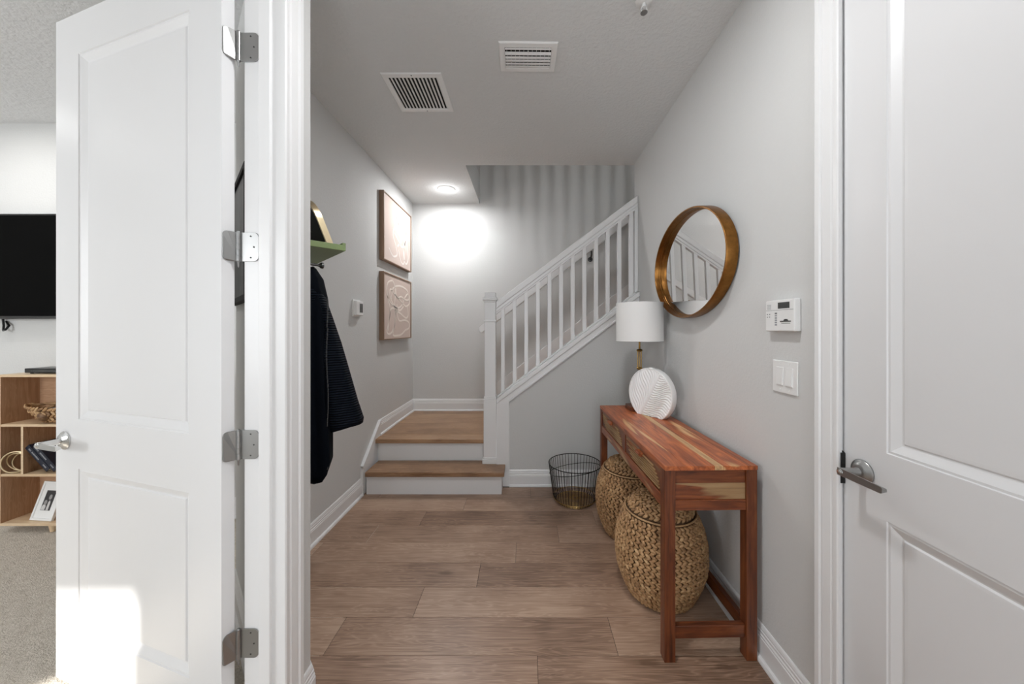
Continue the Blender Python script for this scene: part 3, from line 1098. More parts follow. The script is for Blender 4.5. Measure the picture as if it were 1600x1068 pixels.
for (y0, s) in ((0.004, 1), (TL - 0.024, 1)):
    box(-TW + LG, -LG, y0 + 0.004, y0 + 0.02, 0.700, TH - 0.017).build('apron_board', 'acaciaX', tb, local=True, bevel=0.0015, color=(0.1, 0.30))
    box(-TW + LG, -LG, y0 + 0.004, y0 + 0.02, 0.635, 0.7).build('apron_board', 'acaciaX', tb, local=True, bevel=0.0015, color=(0.60, 0.36))
    box(-TW + LG, -LG, y0 - 0.001, y0 + 0.024, 0.594, 0.635).build('apron_rail', 'acaciaX', tb, local=True, bevel=0.002, color=(0.40, 0.36))
    box(-TW + LG, -LG, y0 + 0.006, y0 + 0.030, 0.085, 0.135).build('stretcher', 'acaciaX', tb, local=True, bevel=0.002, color=(0.25, 0.30))
box(-LG + 0.008, -0.012, LG, TL - LG, 0.085, 0.135).build('stretcher', 'acaciaY', tb, local=True, bevel=0.002, color=(0.0, 0.22))
box(-0.024, -0.006, LG, TL - LG, 0.594, TH - 0.017).build('back_apron', 'acaciaY', tb, local=True, bevel=0.002, color=(0.1, 0.45))
# long front
FXF = -TW + 0.004
box(FXF, FXF + 0.02, LG, TL - LG, 0.738, TH - 0.017).build('front_rail', 'acaciaY', tb, local=True, bevel=0.001, color=(0.4, 0.42))
box(FXF - 0.001, FXF + 0.025, LG, TL - LG, 0.594, 0.642).build('front_rail', 'acaciaY', tb, local=True, bevel=0.002, color=(0.45, 0.42))
ymid = TL / 2
box(FXF, FXF + 0.02, ymid - 0.022, ymid + 0.022, 0.642, 0.738).build('divider', 'acaciaZ', tb, local=True, bevel=0.001, color=(0.2, 0.3))
box(-TW + LG, -0.03, LG, TL - LG, 0.604, 0.612).build('bottom_panel', 'acaciaY', tb, local=True, color=(0.1, 0.3))
for (a, b) in ((LG + 0.003, ymid - 0.025), (ymid + 0.025, TL - LG - 0.003)):
    d = box(FXF + 0.004, FXF + 0.020, a, b, 0.645, 0.735).build('drawer', 'acaciaY', tb, local=True, bevel=0.001, color=(0.45, 0.25))
    n_r = 7
    for i in range(n_r):
        z = 0.652 + i * (0.078 / n_r)
        # carved ribs follow a leaf-shaped patch
        f0 = a + 0.02 + 0.14 * (i / (n_r - 1)) ** 2 * (b - a)
        f1 = b - 0.02 - 0.30 * (1 - i / (n_r - 1)) ** 2 * (b - a) * 0.6
        MB().prism([(FXF + 0.005, z), (FXF - 0.001, z + 0.0012), (FXF - 0.0016, z + 0.0045), (FXF + 0.005, z + 0.0065)], 'Y', f0, f1).build('rib', 'acaciaY', d, local=True, color=(0.8, 0.38))
    yc = (a + b) / 2
    MB().prism([(FXF + 0.004, 0.734), (FXF - 0.018, 0.731), (FXF - 0.021, 0.724), (FXF - 0.014, 0.716), (FXF + 0.004, 0.714)], 'Y', yc - 0.028, yc + 0.028).build('pull', 'acaciaY', d, local=True, bevel=0.002, color=(0.2, 0.5))

# ------------------------------------------------------------------ woven basket stools
def barrel_r(h):
    P = [(0.0, 0.150), (0.02, 0.160), (0.08, 0.188), (0.14, 0.207), (0.20, 0.2135), (0.27, 0.211), (0.33, 0.199), (0.38, 0.180), (0.415, 0.160), (0.45, 0.126), (0.472, 0.080), (0.480, 0.03), (0.482, 0)]
    for (a, ra), (b, rb) in zip(P, P[1:]):
        if h <= b:
            t = (h - a) / (b - a)
            t = t
            return ra + (rb - ra) * t
    return 0


ICO = None


def lump():
    global ICO
    if ICO is None:
        import bmesh
        bm = bmesh.new()
        bmesh.ops.create_icosphere(bm, subdivisions=2, radius=1)
        ICO = ([v.co.copy() for v in bm.verts], [tuple(v.index for v in f.verts) for f in bm.faces])
        bm.free()
    return ICO


def woven(mb, path, a_off=0.0, step_len=0.025, tilt=30, w=0.0078, thick=0.0065, ln=0.0165, rnd=None, n_fix=None):
    """rows of plaited strands; path = list of (r, h, slope) rows"""
    V, F = lump()
    rnd = rnd or random
    for k, (r, h, nr, nz) in enumerate(path):
        n = n_fix or max(5, int(2 * pi * r / step_len))
        fr_ = (2 * pi * r / n) / step_len
        for i in range(n):
            a = 2 * pi * (i + 0.25 * (k // 2 % 2)) / n + a_off + rnd.uniform(-0.012, 0.012)
            nrm_ = Vector((cos(a) * nr, sin(a) * nr, nz)).normalized()
            tan = Vector((-sin(a), cos(a), 0))
            up = nrm_.cross(tan)
            th = R(tilt if k % 2 == 0 else -tilt) + R(rnd.uniform(-6, 6))
            d1 = tan * cos(th) + up * sin(th)
            d2 = nrm_.cross(d1)
            c = Vector((cos(a) * r, sin(a) * r, h)) + nrm_ * rnd.uniform(-0.001, 0.0015)
            b = len(mb.v)
            l1, l2, l3 = ln * fr_ * rnd.uniform(0.92, 1.1), w * rnd.uniform(0.88, 1.1), thick * rnd.uniform(0.9, 1.15)
            tn = 0.5 + 0.8 * (rnd.random() - 0.5) * rnd.random()
            for v in V:
                # strands narrow towards their ends and lift in the middle
                s_ = 1 - 0.35 * v.x * v.x
                p = c + d1 * (v.x * l1) + d2 * (v.y * l2 * s_) + nrm_ * (v.z * l3 * s_ + 0.002 * v.x)
                mb.v.append((p.x, p.y, p.z))
                mb.tone.append(tn)
            mb.f += [tuple(b + q for q in f) for f in F]


def make_basket(loc, rot, label, src=None):
    t = thing('basket_stool', label, 'basket', loc, rot, 'woven basket stools under the console table')
    if src is not None:
        for ch in src.children:
            c = ch.copy()
            COL.objects.link(c)
            c.parent = t
            for g2 in ch.children:
                d = g2.copy()
                COL.objects.link(d)
                d.parent = c
        return t
    core = MB()
    hs = [0.004, 0.02, 0.08, 0.14, 0.2, 0.27, 0.33, 0.38, 0.408]
    core.lathe([(0, 0.004)] + [(barrel_r(h) - 0.006, h) for h in hs] + [(0.0, 0.41)], 48)
    cb = core.build('body_core', 'blackmatte', t, local=True, smooth=True)
    cb.data.materials.clear(); cb.data.materials.append(M['straw_core'])
    mb = MB(); mb.tone = []
    rowsn = []
    s = 0.010
    while s < 0.400:
        e_ = 0.004
        dr = (barrel_r(s + e_) - barrel_r(max(0, s - e_))) / (2 * e_)
        rowsn.append((barrel_r(s), s, 1.0, -dr))
        s += 0.0122 / math.sqrt(1 + dr * dr)
    woven(mb, rowsn, n_fix=50, rnd=random.Random(5))
    mb.build('woven_body', 'straw', t, local=True, smooth='full', fix=False, kind='stuff')
    # lid
    core = MB().lathe([(0.155, 0.408)] + [(max(0.001, barrel_r(h) - 0.006), h) for h in (0.415, 0.45, 0.470, 0.476)] + [(0, 0.478)], 48)
    lc = core.build('lid', 'straw_core', t, local=True, smooth=True)
    mb = MB(); mb.tone = []
    rowsn = []
    s = 0.424
    while s < 0.4815:
        e_ = 0.002
        dr = (barrel_r(min(0.482, s + e_)) - barrel_r(s - e_)) / (2 * e_)
        rowsn.append((barrel_r(s), s, 1.0, -dr))
        s += 0.0122 / math.sqrt(1 + dr * dr)
    woven(mb, rowsn, rnd=random.Random(6))
    mb.build('woven_lid', 'straw', lc, local=True, smooth='full', fix=False, kind='stuff')
    n = 60
    m = MB()
    m.tube([(0.168 * cos(2 * pi * i / n), 0.168 * sin(2 * pi * i / n), 0.411) for i in range(n)], 0.0042, 8, closed=True)
    m.tone = [0.75] * len(m.v)
    m.build('rim_cord', 'straw', lc, local=True, smooth=True)
    return t


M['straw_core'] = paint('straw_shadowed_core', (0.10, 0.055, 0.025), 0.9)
bk1 = make_basket((0.672, 1.765, 0), 0.3, 'barrel-shaped woven seagrass basket stool nearest the viewer under the table')
make_basket((0.672, 2.275, 0), 1.9, 'barrel-shaped woven seagrass basket stool behind the other, far end of table', bk1)

# ------------------------------------------------------------------ wire basket
wb_ = thing('wire_basket', 'round black and gold wire basket on the floor below the stairs', 'basket', (0.372, 2.685, 0))
c0 = Vector((0.372, 2.685, 0))
H_W = 0.285


def wr(h):      # radius at height
    t = h / H_W
    return 0.158 + (0.198 - 0.158) * min(1, t * 1.15)


def circ(r, z, n=64, tilt=0.0, ph=0.0):
    return [(c0.x + r * cos(2 * pi * i / n), c0.y + r * sin(2 * pi * i / n), z + tilt * sin(2 * pi * i / n + ph)) for i in range(n)]


MB().tube(circ(wr(H_W), H_W), 0.0032, 8, closed=True).build('top_rim', 'blackwire', wb_, smooth=True)
MB().tube(circ(wr(0.2) + 0.002, 0.235, tilt=0.045, ph=2.4), 0.0022, 6, closed=True).build('slanted_ring', 'blackwire', wb_, smooth=True)
MB().tube(circ(wr(0.03), 0.030), 0.003, 8, closed=True).build('base_ring', 'goldwire', wb_, smooth=True)
MB().tube(circ(0.138, 0.006), 0.003, 8, closed=True).build('base_ring', 'goldwire', wb_, smooth=True)
for i in range(48):
    a = 2 * pi * i / 48
    ca, sa = cos(a), sin(a)
    m = MB().tube([(c0.x + ca * 0.138, c0.y + sa * 0.138, 0.006), (c0.x + ca * 0.152, c0.y + sa * 0.152, 0.016), (c0.x + ca * wr(0.045), c0.y + sa * wr(0.045), 0.045),
                   (c0.x + ca * wr(H_W), c0.y + sa * wr(H_W), H_W)], 0.0020, 5)
    m.build('wire', 'blackwire', wb_, smooth=True)
m = MB()
for i in range(12):
    r = 0.138 - i * 0.011
    if r > 0.01:
        m.tube(circ(r, 0.007 + (0.012 if r < 0.04 else 0), 40), 0.0014, 5, closed=True)
for i in range(24):
    a = 2 * pi * i / 24
    m.tube([(c0.x + cos(a) * 0.138, c0.y + sin(a) * 0.138, 0.006), (c0.x + cos(a) * 0.045, c0.y + sin(a) * 0.045, 0.008), (c0.x + cos(a) * 0.012, c0.y + sin(a) * 0.012, 0.02)], 0.0014, 5)
m.build('base_mesh', 'goldwire', wb_, smooth=True, kind='stuff')

# ------------------------------------------------------------------ round lamp and vase on the table
TZ = 0.771
lx, ly = 0.757, 2.345
lamp = thing('table_lamp', 'brass table lamp with white drum shade at far end of console table', 'lamp', (lx, ly, TZ))
z0, z1 = 1.229, 1.478
m = MB()
m.lathe([(0.1510, z0), (0.1510, z1), (0.1495, z1), (0.1495, z0), (0.1510, z0)], 64, (lx, ly, 0))
shade_o = m.build('lamp_shade', 'shade', lamp, smooth=True)
for zz in (z0, z1):
    MB().tube([(lx + 0.1504 * cos(2 * pi * i / 64), ly + 0.1504 * sin(2 * pi * i / 64), zz) for i in range(64)], 0.0022, 6, closed=True).build('shade_rim', 'white', shade_o, smooth=True)
sp = MB()
for i in range(3):
    a = 2 * pi * i / 3 + 0.4
    sp.tube([(lx, ly, z1 - 0.02), (lx + 0.15 * cos(a), ly + 0.15 * sin(a), z1 - 0.004)], 0.0018, 6)
sp.build('spider', 'goldwire', lamp, smooth=True)
MB().lathe([(0.005, z1 - 0.03), (0.006, z1 + 0.002), (0.010, z1 + 0.006), (0.006, z1 + 0.012), (0.0, z1 + 0.014)], 16, (lx, ly, 0)).build('finial', 'goldwire', lamp, smooth=True)
box(lx - 0.076, lx + 0.076, 2.280, 2.410, TZ, TZ + 0.028).build('base', 'acaciaX', lamp, bevel=0.003, color=(0.0, 0.22))
MB().lathe([(0.016, TZ + 0.028), (0.012, TZ + 0.036), (0, TZ + 0.036)], 24, (lx, ly, 0)).build('base_ferrule', 'brass', lamp, smooth=True)
MB().tube([(lx, ly, TZ + 0.02), (lx, ly, 1.04), (lx, ly, 1.046), (lx, ly, 1.164), (lx, ly, 1.17), (lx, ly, z0 + 0.12)], [0.006, 0.006, 0.003, 0.003, 0.006, 0.006], 12).build('pole', 'brass', lamp, smooth=True)
for zc in (1.165, 1.045):
    MB().lathe([(0.0, zc - 0.010), (0.012, zc - 0.009), (0.018, zc - 0.005), (0.020, zc), (0.018, zc + 0.005), (0.012, zc + 0.009), (0, zc + 0.010)], 24, (lx, ly, 0)).build('collar', 'brass', lamp, smooth=True)
for sx in (-0.011, 0.011):
    MB().tube([(lx + sx, ly, 1.045), (lx + sx, ly, 1.165)], 0.0040, 10).build('side_rod', 'brass', lamp, smooth=True)
MB().lathe([(0.014, z0 - 0.0), (0.016, z0 + 0.03), (0.016, z0 + 0.07), (0.010, z0 + 0.08), (0, z0 + 0.08)], 16, (lx, ly, 0)).build('socket', 'brass', lamp, smooth=True)
MB().lathe([(0.0, z0 + 0.185), (0.018, z0 + 0.178), (0.030, z0 + 0.155), (0.028, z0 + 0.125), (0.014, z0 + 0.09), (0.013, z0 + 0.075)], 20, (lx, ly, 0)).build('bulb', 'white', lamp, smooth=True)


# vase
VR, VT = 0.163, 0.046
va = thing('round_vase', 'round flat white ceramic vase with carved leaf relief on the console table', 'vase', (0.775, 2.171, TZ), R(-59))
FLAT = 0.133
zc = FLAT


def vz_clip(x, z):
    if z < -FLAT:
        z = -FLAT
    return x, z


def relief(x, z):
    # spine from lower left to upper right of the face
    ax_, az_, bx_, bz_ = -0.075, -0.150, 0.075, 0.125
    dx, dz = bx_ - ax_, bz_ - az_
    L_ = math.hypot(dx, dz)
    dx /= L_; dz /= L_
    t = (x - ax_) * dx + (z - az_) * dz
    s_ = (x - ax_) * dz - (z - az_) * dx     # + to the right
    rr = math.hypot(x, z) / VR
    edge = max(0.0, min(1.0, (0.965 - rr) / 0.03))
    if abs(s_) < 0.0055:
        return 0.0022 * edge
    ph = t - 0.55 * abs(s_) + (0.020 * sin(s_ * 42 + 0.6) if s_ > 0 else 0.020 * sin(s_ * 38 - 0.4))
    if s_ < 0:
        ph = t - 1.15 * abs(s_) + 0.016 * sin(s_ * 40)
    g_ = abs(sin(pi * ph / (0.0235 if s_ < 0 else 0.0170))) ** 0.7
    return (-0.0080 + 0.0085 * g_) * edge


def vase_mesh(NA, radii, f):
    m = MB()
    vs_, fs_ = [], []
    for (rr, yy, use) in radii:
        for i in range(NA):
            a = 2 * pi * i / NA
            x, z = vz_clip(rr * cos(a), rr * sin(a))
            y = yy - (relief(x, z) if use else 0)
            vs_.append((x, y, z + zc))
    for k in range(len(radii) - 1):
        for i in range(NA):
            j = (i + 1) % NA
            fs_.append((k * NA + i, k * NA + j, (k + 1) * NA + j, (k + 1) * NA + i))
    fs_.append(tuple(range(NA))[::-1])
    fs_.append(tuple(range((len(radii) - 1) * NA, len(radii) * NA)))
    return m.add(vs_, fs_)


rad = [(0.001 + (VR - 0.003) * i / 120, -VT / 2, True) for i in range(121)]
rad += [(VR - 0.0008, -VT / 2 + 0.001, False), (VR, -VT / 2 + 0.004, False), (VR, VT / 2 - 0.004, False), (VR - 0.002, VT / 2 - 0.0005, False), (0.001, VT / 2, False)]
vase_mesh(640, rad, None).build('body', 'ceramic', va, local=True, smooth='full')
MB().lathe([(0.016, zc + VR - 0.002), (0.017, zc + VR + 0.0015), (0.012, zc + VR + 0.0015), (0.011, zc + VR - 0.01)], 20, (0, 0, 0)).build('mouth', 'ceramic', va, local=True, smooth=True)

# ------------------------------------------------------------------ oval mirror on the right wall
mr = thing('wall_mirror', 'round wall mirror with deep burnished bronze rim on the right wall', 'mirror', (XR, 1.972, 1.668))
A_, B_ = 0.432, 0.297
DEP = 0.056


def oval(prof, n=96):
    """prof = (inset from outer edge, distance from the wall)"""
    m = MB()
    vs_, fs_ = [], []
    for (ins, d) in prof:
        for i in range(n):
            a = 2 * pi * i / n
            vs_.append((-d, (A_ - ins) * cos(a), (B_ - ins) * sin(a)))
    for k in range(len(prof) - 1):
        for i in range(n):
            j = (i + 1) % n
            fs_.append((k * n + i, k * n + j, (k + 1) * n + j, (k + 1) * n + i))
    return m.add(vs_, fs_)


o1 = oval([(0.004, 0.0), (0, 0.004), (0, DEP - 0.003), (0.002, DEP), (0.008, DEP), (0.010, DEP - 0.003), (0.010, 0.030), (0.013, 0.028), (0.0135, 0.020), (0.018, 0.018), (0.018, 0.012)])
o1.build('rim', 'bronze', mr, local=True, smooth=True)
gl = MB()
n = 96
gl.add([(-0.016, (A_ - 0.014) * cos(2 * pi * i / n), (B_ - 0.014) * sin(2 * pi * i / n)) for i in range(n)] +
       [(-0.012, (A_ - 0.014) * cos(2 * pi * i / n), (B_ - 0.014) * sin(2 * pi * i / n)) for i in range(n)],
       [tuple(range(n)), tuple(range(n, 2 * n))[::-1]] + [(i, (i + 1) % n, n + (i + 1) % n, n + i) for i in range(n)])
gl.build('mirror_glass', 'mirror', mr, local=True)
mr.rotation_euler = (0, R(-1.3), 0)
mr.location.x = XR - 0.0072

# ------------------------------------------------------------------ wall devices on the right wall
kp = thing('alarm_keypad', 'white plastic alarm keypad with small dark display on the right wall', 'keypad', (XR, 1.25, 1.30))
# face plane x = .910
KX = 0.917
box(KX, XR - 0.001, 1.201, 1.346, 1.300, 1.414).build('housing', 'white', kp, bevel=0.004, seg=3)
box(KX - 0.0008, KX + 0.001, 1.223, 1.279, 1.382, 1.404).build('display', 'lcd', kp)
box(KX - 0.0006, KX + 0.002, 1.205, 1.342, 1.3765, 1.3775).build('cover_seam', 'slot', kp)
for i in range(4):
    box(KX - 0.0006, KX + 0.001, 1.316, 1.336, 1.3825 + i * 0.0048, 1.3838 + i * 0.0048).build('speaker_slot', 'slot', kp)
for (yy, zz) in ((1.3345, 1.353), (1.3225, 1.353), (1.3345, 1.363), (1.3225, 1.363)):
    box(KX - 0.0012, KX + 0.001, yy - 0.0022, yy + 0.0022, zz - 0.0012, zz + 0.0012).build('indicator', 'steel', kp)
for i in range(6):
    box(KX - 0.0009, KX + 0.001, 1.284, 1.295, 1.321 + i * 0.0083, 1.3265 + i * 0.0083).build('button', 'slot' if i == 5 else M['greycloth'], kp, bevel=0.0005)
# printed emblem: a dark arch over two broken lines of small marks
lg = MB()
n = 10
pts = [(1.2405 + 0.011 * cos(pi * i / n), 1.338 + 0.006 * sin(pi * i / n)) for i in range(n + 1)]
lg.prism(pts, 'X', KX - 0.0006, KX + 0.0008)
rn = random.Random(3)
y = 1.217
while y < 1.266:
    w_ = rn.uniform(0.0018, 0.004)
    lg.box(KX - 0.0006, KX + 0.0008, y, y + w_, 1.3335, 1.3378)
    y += w_ + 0.0012
emb = lg.build('printed_emblem', 'photo_dark', kp)
lg = MB()
y = 1.220
while y < 1.262:
    w_ = rn.uniform(0.0012, 0.003)
    lg.box(KX - 0.0006, KX + 0.0008, y, y + w_, 1.3275, 1.3300)
    y += w_ + 0.0012
lg.build('printed_line', 'slot', kp)

sw = thing('light_switch', 'white double rocker light switch plate below the alarm keypad', 'switch', (XR, 1.273, 1.075))
box(0.9355, XR - 0.0002, 1.212, 1.334, 1.075, 1.193).build('plate', 'white', sw, bevel=0.003, seg=3)
for yc in (1.2935, 1.2485):
    f_ = box(0.9335, 0.9365, yc - 0.0175, yc + 0.0175, 1.101, 1.169).build('rocker_frame', 'white', sw, bevel=0.0008)
    MB().prism([(0.9300, 1.105), (0.9338, 1.166), (0.9350, 1.166), (0.9350, 1.105)], 'Y', yc - 0.0145, yc + 0.0145).build('rocker', 'white', sw, bevel=0.0008)
    for zz in (1.087, 1.182):
        MB().lathe([(0, -0.0012), (0.0026, -0.0009), (0.003, 0.0)], 8, (0.9355, yc, zz), axis='X').build('screw', 'vent', sw)

# thermostat on the left wall
th = thing('thermostat', 'small white thermostat with dark grey display on the left wall', 'thermostat', (XL, 2.68, 1.40))
box(XL + 0.0002, XL + 0.006, 2.625, 2.745, 1.400, 1.530).build('back_plate', 'white', th, bevel=0.003)
box(XL + 0.006, XL + 0.031, 2.635, 2.742, 1.412, 1.518).build('housing', 'white', th, bevel=0.004, seg=3)
box(XL + 0.0305, XL + 0.0316, 2.680, 2.732, 1.432, 1.500).build('display', 'lcd', th)
lv = MB()
for i in range(6):
    lv.box(XL + 0.0312, XL + 0.0320, 2.683, 2.729, 1.436 + i * 0.0105, 1.4385 + i * 0.0105)
lv.build('display_line', 'slot', th)

# ------------------------------------------------------------------ framed art on the left wall
def art(label, z0, lines, cm, lm):
    y0, y1 = 3.105, 3.852
    z1 = z0 + 0.612
    t = thing('framed_art', label, 'picture', (XL, (y0 + y1) / 2, z0), group='framed line drawings on the left wall')
    X0 = XL + 0.002
    m = MB()
    prof = [(0.0, 0.0), (0.0, 0.040), (0.004, 0.042), (0.010, 0.042), (0.011, 0.040), (0.011, 0.034)]
    m.rings(y0, y1, z0, z1, prof, lambda u, d, w: (X0 + d, u, w), cap=False)
    m.build('frame', 'frameoak', t)
    box(X0, X0 + 0.034, y0 + 0.006, y1 - 0.006, z0 + 0.006, z1 - 0.006).build('canvas', cm, t)
    for pts in lines:
        # Catmull-Rom through the drawn points (u,w in 0..1 of the canvas)
        P = [Vector((u, w)) for u, w in pts]
        out = []
        for i in range(len(P) - 1):
            p0, p1, p2, p3 = P[max(i - 1, 0)], P[i], P[i + 1], P[min(i + 2, len(P) - 1)]
            for q in range(8):
                s_ = q / 8
                out.append(0.5 * ((2 * p1) + (p2 - p0) * s_ + (2 * p0 - 5 * p1 + 4 * p2 - p3) * s_ ** 2 + (3 * p1 - p0 - 3 * p2 + p3) * s_ ** 3))
        out.append(P[-1])
        wd = 0.0095
        vs_, fs_ = [], []
        W_, H_ = (y1 - y0 - 0.03), (z1 - z0 - 0.03)
        ps = [Vector((y0 + 0.015 + p.x * W_, z0 + 0.015 + p.y * H_)) for p in out]
        for i, p in enumerate(ps):
            d = (ps[min(i + 1, len(ps) - 1)] - ps[max(i - 1, 0)]).normalized()
            nn_ = Vector((-d.y, d.x)) * wd
            for q, xx in ((p + nn_, 0.0342), (p + nn_ * 0.8, 0.0352), (p - nn_ * 0.8, 0.0352), (p - nn_, 0.0342)):
                vs_.append((X0 + xx, q.x, q.y))
        for i in range(len(ps) - 1):
            for k in range(3):
                fs_.append((i * 4 + k, i * 4 + k + 1, i * 4 + 4 + k + 1, i * 4 + 4 + k))
        MB().add(vs_, fs_).build('painted_line', lm, t)
    return t


lines_low = [
    [(0.28, 0.93), (0.12, 0.86), (0.10, 0.70), (0.20, 0.45), (0.15, 0.25), (0.10, 0.10), (0.18, 0.06), (0.30, 0.12), (0.40, 0.30), (0.36, 0.55), (0.38, 0.75), (0.34, 0.88), (0.28, 0.93)],
    [(0.24, 0.62), (0.30, 0.80), (0.55, 0.88), (0.85, 0.84), (0.93, 0.70), (0.80, 0.66), (0.60, 0.70), (0.45, 0.66), (0.40, 0.82)],
    [(0.10, 0.66), (0.25, 0.55), (0.45, 0.50), (0.62, 0.55), (0.78, 0.72), (0.92, 0.78), (0.95, 0.62), (0.80, 0.55), (0.60, 0.62), (0.40, 0.70), (0.22, 0.78), (0.20, 0.66), (0.35, 0.52), (0.55, 0.46), (0.70, 0.54)],
    [(0.14, 0.12), (0.20, 0.40), (0.28, 0.48), (0.45, 0.44), (0.60, 0.40), (0.80, 0.34), (0.90, 0.40), (0.86, 0.56)],
    [(0.44, 0.56), (0.46, 0.38), (0.55, 0.28), (0.75, 0.30), (0.93, 0.26), (0.93, 0.16), (0.78, 0.12), (0.62, 0.05), (0.45, 0.03), (0.30, 0.05), (0.36, 0.20), (0.40, 0.46)]]
lines_top = [
    [(0.16, 0.20), (0.30, 0.10), (0.44, 0.15), (0.40, 0.30), (0.30, 0.45), (0.38, 0.62), (0.55, 0.70), (0.68, 0.60), (0.60, 0.42), (0.46, 0.30)],
    [(0.35, 0.50), (0.48, 0.42), (0.62, 0.34), (0.75, 0.42), (0.80, 0.62), (0.72, 0.80), (0.55, 0.84), (0.40, 0.76)],
    [(0.42, 0.78), (0.60, 0.60), (0.78, 0.44), (0.90, 0.56), (0.92, 0.76), (0.84, 0.84), (0.80, 0.66), (0.86, 0.40), (0.90, 0.20), (0.80, 0.08), (0.70, 0.22), (0.78, 0.50)],
    [(0.50, 0.26), (0.58, 0.10), (0.68, 0.05), (0.74, 0.14), (0.72, 0.34)]]
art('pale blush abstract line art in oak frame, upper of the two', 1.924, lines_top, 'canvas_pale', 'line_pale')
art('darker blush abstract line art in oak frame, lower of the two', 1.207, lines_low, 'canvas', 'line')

# ------------------------------------------------------------------ angled wall: shelf, mirror, peg, coat
Tv = Vector((-0.7071, 0.7071, 0))
Nv = Vector((0.7071, 0.7071, 0))
C0 = Vector((XN, 1.23, 0))


def sd(s, d, z):
    p = C0 + Tv * s + Nv * d
    return Vector((p.x, p.y, z))


def sdbox(s0, s1, d0, d1, z0, z1):
    vs_ = [sd(s0, d0, z0), sd(s1, d0, z0), sd(s1, d1, z0), sd(s0, d1, z0), sd(s0, d0, z1), sd(s1, d0, z1), sd(s1, d1, z1), sd(s0, d1, z1)]
    return MB().add(vs_, [(3, 2, 1, 0), (4, 5, 6, 7), (0, 1, 5, 4), (1, 2, 6, 5), (2, 3, 7, 6), (3, 0, 4, 7)])


shf = thing('wall_shelf', 'moss green painted wall shelf above the hanging coat', 'shelf', sd(0.45, 0, 1.655))
sdbox(0.255, 0.72, 0.001, 0.198, 1.652, 1.677).build('shelf_board', 'green', shf, bevel=0.0015)
sdbox(0.255, 0.72, 0.184, 0.198, 1.677, 1.686).build('front_lip', 'green', shf, bevel=0.001)
sdbox(0.255, 0.72, 0.001, 0.020, 1.56, 1.652).build('peg_rail', 'green', shf, bevel=0.001)
for s_ in (0.30, 0.44, 0.58):
    m = MB().tube([sd(s_, 0.018, 1.586), sd(s_, 0.10, 1.583), sd(s_, 0.106, 1.583), sd(s_, 0.112, 1.583), sd(s_, 0.120, 1.583), sd(s_, 0.123, 1.583)], [0.006, 0.0055, 0.008, 0.0135, 0.0135, 0.009], 16)
    m.build('peg', 'steel', shf, smooth=True)

# small arched mirror leaning on the shelf
am = thing('arched_mirror', 'small arched mirror with brass edge leaning on the green shelf', 'mirror', sd(0.45, 0.12, 1.677))
aw, ah, ar = 0.30, 0.212, 0.10
out = [(0, 0), (aw, 0), (aw, ah - ar)]
for i in range(1, 9):
    a = pi / 2 * i / 8
    out.append((aw - ar + ar * cos(a), ah - ar + ar * sin(a)))
for i in range(0, 9):
    a = pi / 2 + pi / 2 * i / 8
    out.append((ar + ar * cos(a), ah - ar + ar * sin(a)))


def arch_pt(x, z, d):
    lean = 0.36
    return sd(0.295 + x, 0.135 - z * lean + d, 1.6775 + z * cos(math.atan(lean)) + 0.002)


def loft_outline(ols):
    m = MB(); n_ = len(ols[0][0])
    vs_, fs_ = [], []
    for ol, d in ols:
        for (x, z) in ol: vs_.append(arch_pt(x, z, d))
    for k in range(len(ols) - 1):
        for i in range(n_):
            j = (i + 1) % n_
            fs_.append((k * n_ + i, k * n_ + j, (k + 1) * n_ + j, (k + 1) * n_ + i))
    return m, vs_, fs_, n_


def shrink(ol, k):
    cx, cz = aw / 2, ah / 2
    return [(cx + (x - cx) * (1 - k / (aw / 2)), cz + (z - cz) * (1 - k / (ah / 2))) for x, z in ol]


m, vs_, fs_, n_ = loft_outline([(shrink(out, 0.012), 0.0), (out, 0.0), (out, 0.026), (shrink(out, 0.008), 0.027), (shrink(out, 0.008), 0.022)])
m.add(vs_, fs_).build('frame', 'palebrass', am, smooth=True)
m, vs_, fs_, n_ = loft_outline([(shrink(out, 0.010), 0.001), (shrink(out, 0.010), 0.022)])
fs_ += [tuple(range(n_)), tuple(range(n_, 2 * n_))[::-1]]
m.add(vs_, fs_).build('backing', 'blackmatte', am)

# coat
coat = thing('hanging_coat', 'dark navy quilted coat hanging from the peg below the green shelf', 'coat', sd(0.32, 0.08, 0.6))


def loft(secs, n=28, tw=0.0):
    """secs = (centre s, centre d, z, radius s, radius d, fold amplitude)"""
    m = MB()
    vs_, fs_ = [], []
    for k, (cs, cd, z, rs, rd, am_) in enumerate(secs):
        for i in range(n):
            a = 2 * pi * i / n
            f_ = 1 + am_ * (0.6 * sin(3 * a + 0.8 + k * 0.12) + 0.4 * sin(7 * a + 1.7 - k * 0.2))
            d_ = max(0.006, cd + rd * f_ * sin(a))
            vs_.append(sd(cs + rs * f_ * cos(a), d_, z + 0.006 * sin(2 * a + k)))
    for k in range(len(secs) - 1):
        for i in range(n):
            j = (i + 1) % n
            fs_.append((k * n + i, k * n + j, (k + 1) * n + j, (k + 1) * n + i))
    fs_.append(tuple(range(n))[::-1])
    fs_.append(tuple(range((len(secs) - 1) * n, len(secs) * n)))
    return m.add(vs_, fs_)


